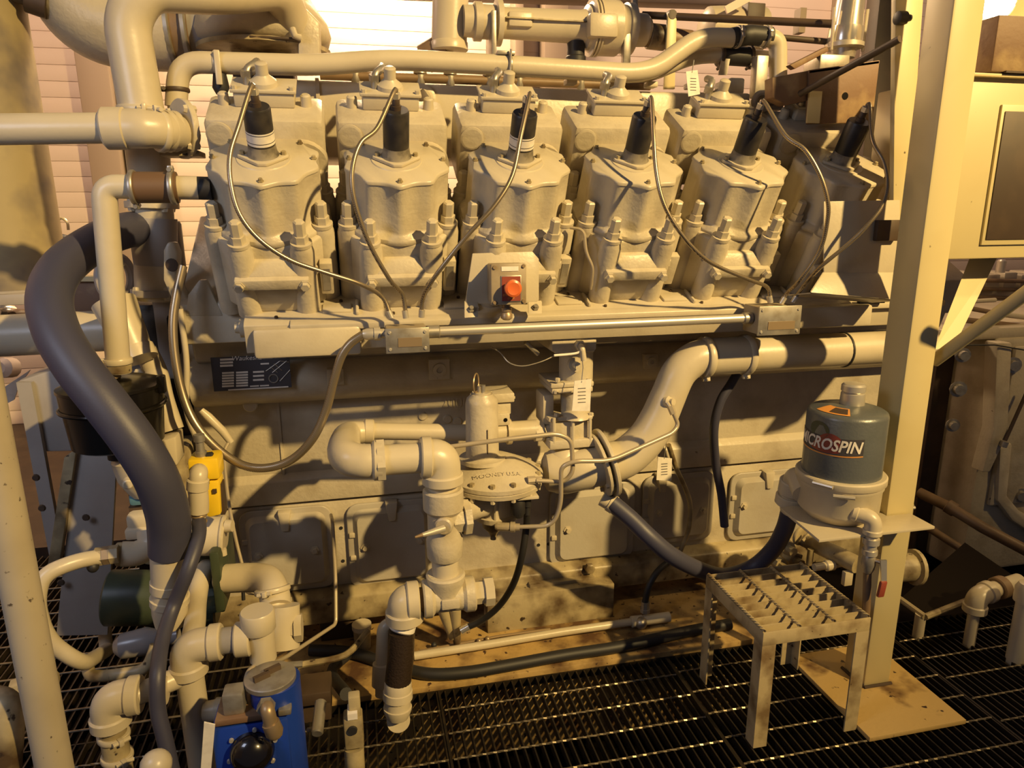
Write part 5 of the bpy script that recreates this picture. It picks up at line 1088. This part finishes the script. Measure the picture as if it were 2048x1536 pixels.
# air starter stack
t = thing('air_starter', 'air starter motor with beige drum, teal ring and dark green housing', 'motor', A(330, 1240, 2.2))
YS = 2.2
def sd(u0, u1, v, d, m, nm, y=YS): part(nm, M().ccyl(A(u0, v, y), A(u1, v, y), rp(d, A(u0, v, y)), .006, 32), m, t)
a = A(268, 905, 2.14); part('top_drum', M().lathe(a, (.18, .1, -1), [(0, .055), (.01, .066), (.07, .068), (.11, .056), (.13, .048)], 32), PIPE, t)
part('drum_cap', M().lathe(a+V((-.01, 0, .02)), (.1, 0, -1), [(0, .05), (.02, .056)], 24), DKBROWN, t)
part('drum_lug', M().ccyl(A(256, 962, 2.08), A(256, 970, 2.05), .014), PIPE, t)
part('teal_ring', M().pbox(256, 988, 312, 1012, 2.12, 2.25), TEALRING, t, .01); part('dark_gap', M().pbox(258, 1012, 312, 1030, 2.14, 2.25), DKBROWN, t)
part('mid_casting', M().pbox(250, 1030, 312, 1062, 2.10, 2.26), PIPE, t, .014); part('mid_flange', M().pbox(248, 1058, 316, 1080, 2.09, 2.26), PIPE, t, .008)
sd(378, 446, 1072, 78, PIPE, 'side_drum', 2.12); sd(440, 452, 1072, 84, CAST, 'drum_flange', 2.12)
part('drum_bolt', M().lathe(A(452, 1052, 2.10), (1, -.2, 0), [(0, .02), (.02, .018)], 10), PIPE, t); part('drum_bolt', M().lathe(A(446, 1098, 2.08), (0, 0, -1), [(0, .01), (.02, .01)], 8), PIPE, t)
part('gear_neck', M().pbox(400, 1100, 440, 1180, 2.13, 2.22), GREEN, t, .01); part('gear_flange', M().pbox(424, 1105, 444, 1225, 2.02, 2.25), GREEN, t, .006)
sd(215, 440, 1195, 110, GREEN, 'green_housing', 2.24); part('housing_seam', M().ccyl(A(408, 1195, 2.24), A(412, 1195, 2.24), rp(114, A(408, 1195, 2.24)), .002, 32), BLACK, t); part('housing_foot', M().pbox(400, 1213, 450, 1228, 2.1, 2.2), GREEN, t, .006)
part('exhaust_elbow', M().tube(smooth(px([(300, 1060, 2.1), (300, 1090, 2.08), (275, 1106, 2.06), (243, 1108, 2.05)]), 7), .036, 20), PIPE, t); part('outlet_nut', M().ccyl(A(262, 1107, 2.055), A(232, 1109, 2.05), .034), GRIME, t)
# beige hard line looping at left
t = thing('looped_tube', 'beige bent tube looping from the starter outlet down around the lower left', 'tube', A(120, 1270, 1.95))
part('tube', M().tube(fillet(px([(236, 1108, 2.05), (150, 1122, 1.98), (84, 1150, 1.94), (72, 1205, 1.92), (92, 1280, 1.92), (165, 1330, 1.94), (214, 1300, 2.2), (212, 1298, 2.43), (206, 1200, 2.44)]), [.08, .12, .1, .06, .06, .05, .04]), .0215, 18), PIPE, t, ang=60)
for u in (190, 206, 220): part('compression_nut', M().lathe(A(u, 1114-(u-190)*.15, 2.02), (1, .1, 0), [(0, .026), (.022, .026)], 6), BRASS if u == 206 else GRIME, t)
part('bleed_cock', M().ball(A(186, 1134, 2.0), .016, 10, 6), RUBBER, t)
t = thing('lower_tube', 'dull grey bent tube crossing under the looped beige tube', 'tube', A(230, 1350, 1.9))
part('tube', M().tube(fillet(px([(174, 1330, 2.04), (180, 1352, 2.01), (215, 1352, 1.96), (295, 1340, 1.95), (312, 1290, 1.97)]), .06), .017, 14), GRIME, t)
t = thing('muffler_valve', 'dark wet-looking inline valve lying behind the narrow hose', 'valve', A(250, 1285, 2.05))
part('body', M().lathe(A(230, 1295, 2.06), A(325, 1276, 2.06)-A(230, 1295, 2.06), [(0, .02), (.02, .038), (.09, .042), (.12, .03), (.13, .024), (.18, .024)], 20), SHINYGREY, t); part('nut', M().lathe(A(306, 1280, 2.06), (1, 0, .1), [(0, .028), (.03, .028)], 6), GALV, t)
# guard sheets
t = thing('flywheel_guard', 'grey painted sheet guard leaning at the engine end below the hose', 'guard', A(150, 1270, 2.35))
YQ = 2.42
part('upper_box', M().prism([A(34, 762, YQ), A(108, 738, YQ), A(284, 755, YQ), A(284, 900, YQ), A(60, 905, YQ)], (0, .198, 0)), PANEL, t, .008)
part('side_sheet', M().prism([A(32, 765, 2.40), A(62, 765, 2.40), A(125, 1110, 2.40), A(98, 1110, 2.40)], (0, .02, 0)), PANEL, t)
part('front_sheet', M().prism([A(150, 900, 2.36), A(235, 880, 2.36), A(215, 1270, 2.36), A(112, 1272, 2.36)], (0, .015, 0)), PANEL, t, .002)
part('return_lip', M().prism([A(128, 915, 2.34), A(152, 900, 2.34), A(115, 1150, 2.34), A(92, 1150, 2.34)], (0, .03, 0)), GRIME, t, .002)
for u, v in ((72, 955), (84, 1016), (172, 1035), (122, 1165)): part('rivet', M().lathe(A(u, v, 2.335), (0, -1, 0), [(0, .012), (.006, .009)], 10), DKBROWN, t)
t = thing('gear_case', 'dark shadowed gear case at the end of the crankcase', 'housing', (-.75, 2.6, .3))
part('case', M().box((A(240, 900, 2.62).x, 2.62, .05), (XL-.03, 3.25, 1.30)), GRATE, t, .02)  # near-black colour carries the shade of the gap behind the pipes
part('cover', M().box((XL-.12, 2.612, A(372, 760, 2.6).z), (XL-.001, 2.66, A(372, 440, 2.6).z)), PANEL, t, .015)
part('black_port', M().box((A(335, 670, 2.5).x, 2.50, A(360, 712, 2.5).z), (XL-.021, 2.54, A(360, 630, 2.5).z)), BLACK, t, .012); part('pump_body', M().box((A(265, 1000, 2.42).x, 2.42, A(335, 1130, 2.42).z), (XL-.022, 2.625, A(335, 905, 2.42).z)), GRIME, t, .02)
part('side_casting', M().prism([A(300, 890, 2.3), A(352, 872, 2.3), A(356, 930, 2.3), A(330, 945, 2.3), A(300, 935, 2.3)], (0, .1, 0)), PIPE, t, .008)
t = thing('lifting_eye', 'pale flat lifting eye plate at the corner of the cylinder row', 'eye plate', A(342, 560, 2.4))
part('eye_plate', M().prism([A(326, 560, 2.33), A(326, 500, 2.33), A(334, 484, 2.33), A(346, 484, 2.33), A(354, 505, 2.33), A(352, 560, 2.325), A(386, 616, 2.325), A(384, 630, 2.325), A(344, 602, 2.325)], (.01, .03, 0)), PIPE, t, .006); p = A(344, 530, 2.325); part('eye_hole', M().lathe(p, (-.3, -1, 0), [(0, .02), (.002, .02)], 16), DKBROWN, t)
t = thing('oil_cooler_pipe', 'fat beige horizontal pipe behind the blue-black hose with tapered reducer', 'pipe', A(200, 690, 2.6))
run(t, A(-200, 682, 2.55), A(232, 660, 2.55), .068); part('reducer', M().lathe(A(228, 605, 2.43), A(282, 725, 2.36)-A(228, 605, 2.43), [(0, .066), (.10, .056), (.16, .05), (.161, .056), (.2, .056)], 26), PIPE, t)
part('lower_elbow', M().tube(smooth(px([(290, 700, 2.45), (312, 745, 2.45), (325, 800, 2.42), (345, 860, 2.4)]), 6), .036, 18), PIPE, t); part('nut', M().hexb(A(280, 745, 2.36), (0, -1, 0), .016, .02), PIPE, t)
part('flange_ring', M().torus(A(232, 556, 2.5), (.9, -.4, 0), .070, .016, 28, 8), PANEL, t)
t = thing('bracket_sheet', 'tan angled sheet bracket between the stack and the breather pipe', 'bracket', A(170, 620, 2.6))
part('sheet', M().prism([A(118, 650, 2.609), A(160, 556, 2.609), A(230, 545, 2.609), A(240, 650, 2.609)], (0, .01, 0)), RUST, t, .002); part('top_edge', M().prism([A(148, 563, 2.59), A(150, 553, 2.59), A(200, 553, 2.59), A(200, 563, 2.59)], (0, .05, 0)), COLM, t)
t = thing('far_fittings', 'jumble of small dark far fittings beside the stack foot', 'fitting', A(40, 620, 3.2))
for u, v, s, m in ((113, 467, 14, RUBBER), (122, 488, 18, SIDING), (138, 483, 24, RUBBER), (20, 625, 34, CHROME), (52, 632, 26, BROWNPIPE), (25, 735, 40, SIDING)):
    p = A(u, v, 3.3); part('fitting', M().lathe(p, (-.3, -1, .2), [(0, rp(s, p)), (.05, rp(s, p)), (.07, rp(s*.6, p))], 12), m, t)
part('hook', M().tube(smooth(px([(118, 462, 3.3), (113, 445, 3.3), (122, 436, 3.3), (134, 444, 3.3), (137, 460, 3.3)]), 6), .006, 8), STEEL, t)
part('white_sheet', M().prism([A(-30, 800, 3.1), A(60, 740, 3.1), A(36, 775, 3.1), A(28, 800, 3.1), A(-30, 830, 3.1)], (0, .01, 0)), WHITE, t)
# thin lines on the crankcase corner
solo('dipstick_tube', M().tube(fillet(px([(360, 618, 2.28), (374, 720, 2.28), (372, 830, 2.3), (395, 880, 2.32)]), .05), .009, 10), PIPE, 'slim beige tube running beside the hanging flexible conduit', 'tube')
t = thing('primer_line', 'beige fitting chain and thin line slanting down from the nameplate corner', 'tube', A(480, 1130, 2.3))
part('fitting_chain', M().tube(px([(402, 820, 2.36), (416, 833, 2.36), (445, 862, 2.36), (462, 885, 2.36)]), [.010, .014, .014, .011], 12), PIPE, t)
part('line', M().tube(smooth(px([(460, 880, 2.36), (449, 905, 2.34), (452, 960, 2.32), (460, 1020, 2.30), (472, 1080, 2.28), (484, 1128, 2.26)]), 6), .0055, 8), TUBE, t)
part('black_tail', M().tube(px([(484, 1128, 2.26), (487, 1200, 2.24)]), .006, 8), RUBBER, t)
solo('drain_tube', M().tube(fillet(px([(662, 1030, 2.40), (665, 1042, 2.30), (671, 1150, 2.24), (672, 1248, 2.16), (560, 1322, 1.86), (518, 1325, 1.72), (493, 1345, 1.66), (490, 1385, 1.64)]), [.03, .05, .02, .05, .04, .03]), .0062, 10), TUBE, 'thin bright tube bending from the first crankcase door down to the blue governor', 'tube')
# ================================================================== lower left pipework
t = thing('left_standpipe', 'stout speckled beige standpipe rising along the left edge', 'pipe', (A(60, 1136, 1.45).x, 1.45, 0))
x = A(33, 1136, 1.5).x
part('pipe', M().cyl((x, 1.5, -.4), (x, 1.5, 1.9), .036, n=28), mat('speckled_standpipe_paint', (.50, .43, .31), .45, var=.35, vcol=(.3, .24, .16), vscale=6, noise2=(55, .68, (.12, .09, .06))), t)
t = thing('air_inlet_pipe', 'beige threaded pipe tree with tee, capped riser and elbows before the starter', 'pipe', A(370, 1536, 1.7))
YP = 1.72
p = A(372, 1295, YP); zt = p.z
elbow(t, V((p.x+.085, YP, zt+.005)), V((p.x, YP, zt+.003)), V((p.x, YP, zt-.075)), .034, collar=.05)
run(t, V((p.x, YP, zt-.06)), V((p.x+.005, YP, -.35)), .034)
run(t, V((p.x+.06, YP, zt+.006)), A(480, 1278, YP), .0335, SHINYGREY, 'wet_nipple'); sleeve(t, A(470, 1280, YP), A(502, 1276, YP), .045)
part('side_fitting', M().lathe(V((p.x+.03, YP-.02, A(400, 1415, YP).z)), (1, -.1, .05), [(0, .026), (.03, .028), (.03, .032), (.055, .030), (.055, .02), (.08, .018)], 16), PIPE, t)
q = A(522, 1270, YP); part('riser', M().cyl((q.x, YP, zt-.06), (q.x, YP, A(514, 1235, YP).z), .034, n=24), PIPE, t)
part('cap', M().lathe((q.x-.004, YP, A(514, 1260, YP).z), (0, 0, 1), [(0, .040), (.004, .043), (.052, .043), (.056, .040)], 32), PIPE, t)
part('valve_block', M().tube(px([(566, 1210, YP+.16), (566, 1295, YP+.12)]), .046, 24), PIPE, t); part('hex_end', M().lathe(A(575, 1258, YP+.13), (1, 0, 0), [(0, .034), (.02, .034), (.02, .040), (.04, .040)], 8), PIPE, t)
part('return_elbow', M().tube(smooth(px([(452, 1157, 2.06), (505, 1155, 2.04), (535, 1160, 2.0), (548, 1185, 1.94), (552, 1215, 1.90)]), 7), .043, 24), PIPE, t, ang=60)
run(t, A(435, 1157, 2.07), A(500, 1156, 2.04), .033)
for u, v in ((545, 1180), (548, 1206)): clamp(t, A(u, v, 1.93), (.1, -.4, -1), .046, screw=(-.3, -1, .3), w=.014)
part('offset_pipe', M().tube(fillet(px([(425, 1122, 2.17), (402, 1150, 2.08), (393, 1200, 2.0), (390, 1250, 1.86), (382, 1288, 1.75)]), .06), .028, 18), PIPE, t)
t = thing('floor_fittings', 'beige elbow and hose clamps of the pipe dropping at the lower left', 'pipe', A(215, 1536, 1.6))
YF = 1.66; p = A(210, 1398, YF)
elbow(t, V((p.x+.08, YF, p.z)), V((p.x+.005, YF, p.z)), V((p.x+.005, YF, A(215, 1450, YF).z)), .034, collar=.05)
run(t, V((p.x+.07, YF, p.z)), V((A(372, 1295, 1.72).x, 1.72, p.z)), .027); sleeve(t, V((p.x+.115, YF, p.z)), V((p.x+.14, YF, p.z)), .036)
run(t, V((p.x+.005, YF, A(215, 1450, YF).z)), V((p.x+.01, YF, -.2)), .031, GRIME)
for v in (1472, 1515): clamp(t, V((p.x+.006, YF, A(215, v, YF).z)), (.05, 0, 1), .034, w=.014, screw=(.8, -1, 0))
t = thing('edge_fittings', 'rusty beige valve fittings in the lower left corner', 'fitting', A(10, 1480, 1.5))
part('elbow', M().tube(smooth(px([(-30, 1400, 1.6), (8, 1410, 1.58), (14, 1450, 1.56), (8, 1540, 1.54)]), 6), .034, 18), GRIME, t); part('union', M().lathe(A(30, 1380, 1.8), (1, 0, .2), [(0, .03), (.05, .03), (.05, .02), (.1, .02)], 8), GRIME, t)
part('stub_cap', M().ball(A(312, 1530, 1.5), .035), PIPE, t)
# blue governor
t = thing('governor', 'blue governor actuator with round metal cap and black gauge dome', 'governor', A(500, 1536, 1.6))
YO = 1.6; ccx = A(538, 1345, YO); 
part('barrel', M().lathe((ccx.x+.012, YO, -.25), (0, 0, 1), [(0, .062), (A(540, 1360, YO).z+.25, .060)], 36), BLUE, t)
cp = part('round_cap', M().lathe((ccx.x+.002, YO, A(540, 1362, YO).z), (0, 0, 1), [(0, .058), (.003, .061), (.014, .061), (.017, .057)], 40), GALV, t)
zc_ = A(540, 1362, YO).z+.017
for dx, dy in ((-.018, -.012), (.005, .012)): part('cap_slot', M().obox((ccx.x+.002+dx, YO+dy, zc_+.006), (.85, .5, 0), (-.5, .85, 0), (0, 0, 1), .040, .012, .014), DKBROWN, cp)
part('body', M().pbox(428, 1448, 582, 1580, YO-.06, YO+.04), BLUE, t, .006); part('front_elbow', M().tube(fillet(px([(534, 1412, YO-.06), (534, 1415, YO-.10), (545, 1462, YO-.10)]), .03), .016, 14), BRASS, t)
part('elbow_nut', M().lathe(A(533, 1408, YO-.07), (0, -1, 0), [(0, .021), (.02, .021)], 6), GALV, t); part('elbow_tail', M().lathe(A(541, 1445, YO-.10), (.25, 0, -1), [(0, .02), (.03, .021), (.04, .016)], 10), BRASS, t)
part('sight_glass', M().lathe(A(505, 1500, YO-.06), (0, -1, .1), [(0, .052), (.02, .050), (.04, .036), (.048, .012)], 36), DARKGLASS, t)
for a in range(6): q = math.radians(a*60+20); part('glass_screw', M().lathe(A(505, 1500, YO-.062)+V((.058*math.cos(q), 0, .058*math.sin(q))), (0, -1, 0), [(0, .006), (.006, .005)], 8), STEEL, t)
part('top_block', M().pbox(444, 1390, 488, 1432, YO-.05, YO+.0), GALV, t, .006); part('top_plate', M().pbox(428, 1436, 530, 1448, YO-.062, YO+.03), RUST, t, .003); part('tag_plate', M().prism([A(408, 1445, YO-.065), A(430, 1450, YO-.065), A(420, 1560, YO-.065), A(400, 1560, YO-.065)], (0, .004, 0)), WHITE, t)
part('side_bracket', M().pbox(556, 1420, 582, 1432, YO-.07, YO-.03), GALV, t, .003)
# small fittings at lower middle
t = thing('needle_valve', 'dirty block valve with dark stem beside the blue governor', 'valve', A(710, 1536, 1.6))
YW = 1.62
part('body', M().pbox(688, 1440, 727, 1500, YW, YW+.05), GRIME, t, .006); part('neck', M().pbox(697, 1395, 721, 1442, YW+.01, YW+.04), GRIME, t, .004); p = A(705, 1460, YW); part('stem', M().lathe(p, (0, -1, 0), [(0, .013), (.006, .012)], 14), RUBBER, t)
part('outlet', M().cyl(A(708, 1495, YW+.02), A(712, 1580, YW), .026), GRIME, t); part('white_band', M().pbox(695, 1428, 715, 1440, YW-.002, YW+.04), WHITE, t)
t = thing('pin_end', 'shiny cylindrical pin end poking up beside the blue governor', 'pin', A(636, 1460, 1.7))
p = A(634, 1468, 1.66); part('pin', M().ccyl(p, p+V((.008, .09, .03)), .016, .003), GALV, t); part('small_pin', M().ccyl(A(616, 1460, 1.7), A(626, 1458, 1.72), .006, .001), GALV, t)
t = thing('rusty_ledge', 'rusty broken ledge behind the blue governor', 'plate', A(630, 1420, 1.85))
part('ledge', M().pbox(585, 1388, 662, 1412, 1.85, 1.95), DKBROWN, t, .004); part('block', M().pbox(590, 1408, 662, 1445, 1.88, 1.98), DKBROWN, t, .004)
part('rod', M().cyl(A(575, 1330, 1.95), A(605, 1328, 1.95), .010, n=8), GALV, t)
solo('grease_line', M().tube(smooth([A(735, 1262, 2.1), A(690, 1310, 2.0), A(600, 1330, 1.98), A(560, 1345, 1.96)], 6), .010, 8), GRIME, 'thin dirty line lying behind the governor toward the hose riser', 'tube')
t = thing('bent_tube', 'thin steel tube bent down the gap before the fourth cylinder', 'tube', A(1182, 570, 2.1))
part('tube', M().tube(fillet(px([(1140, 455, 2.12), (1168, 460, 2.1), (1172, 505, 2.1), (1186, 535, 2.1), (1182, 578, 2.14)]), .02), .005, 8), TUBE, t)
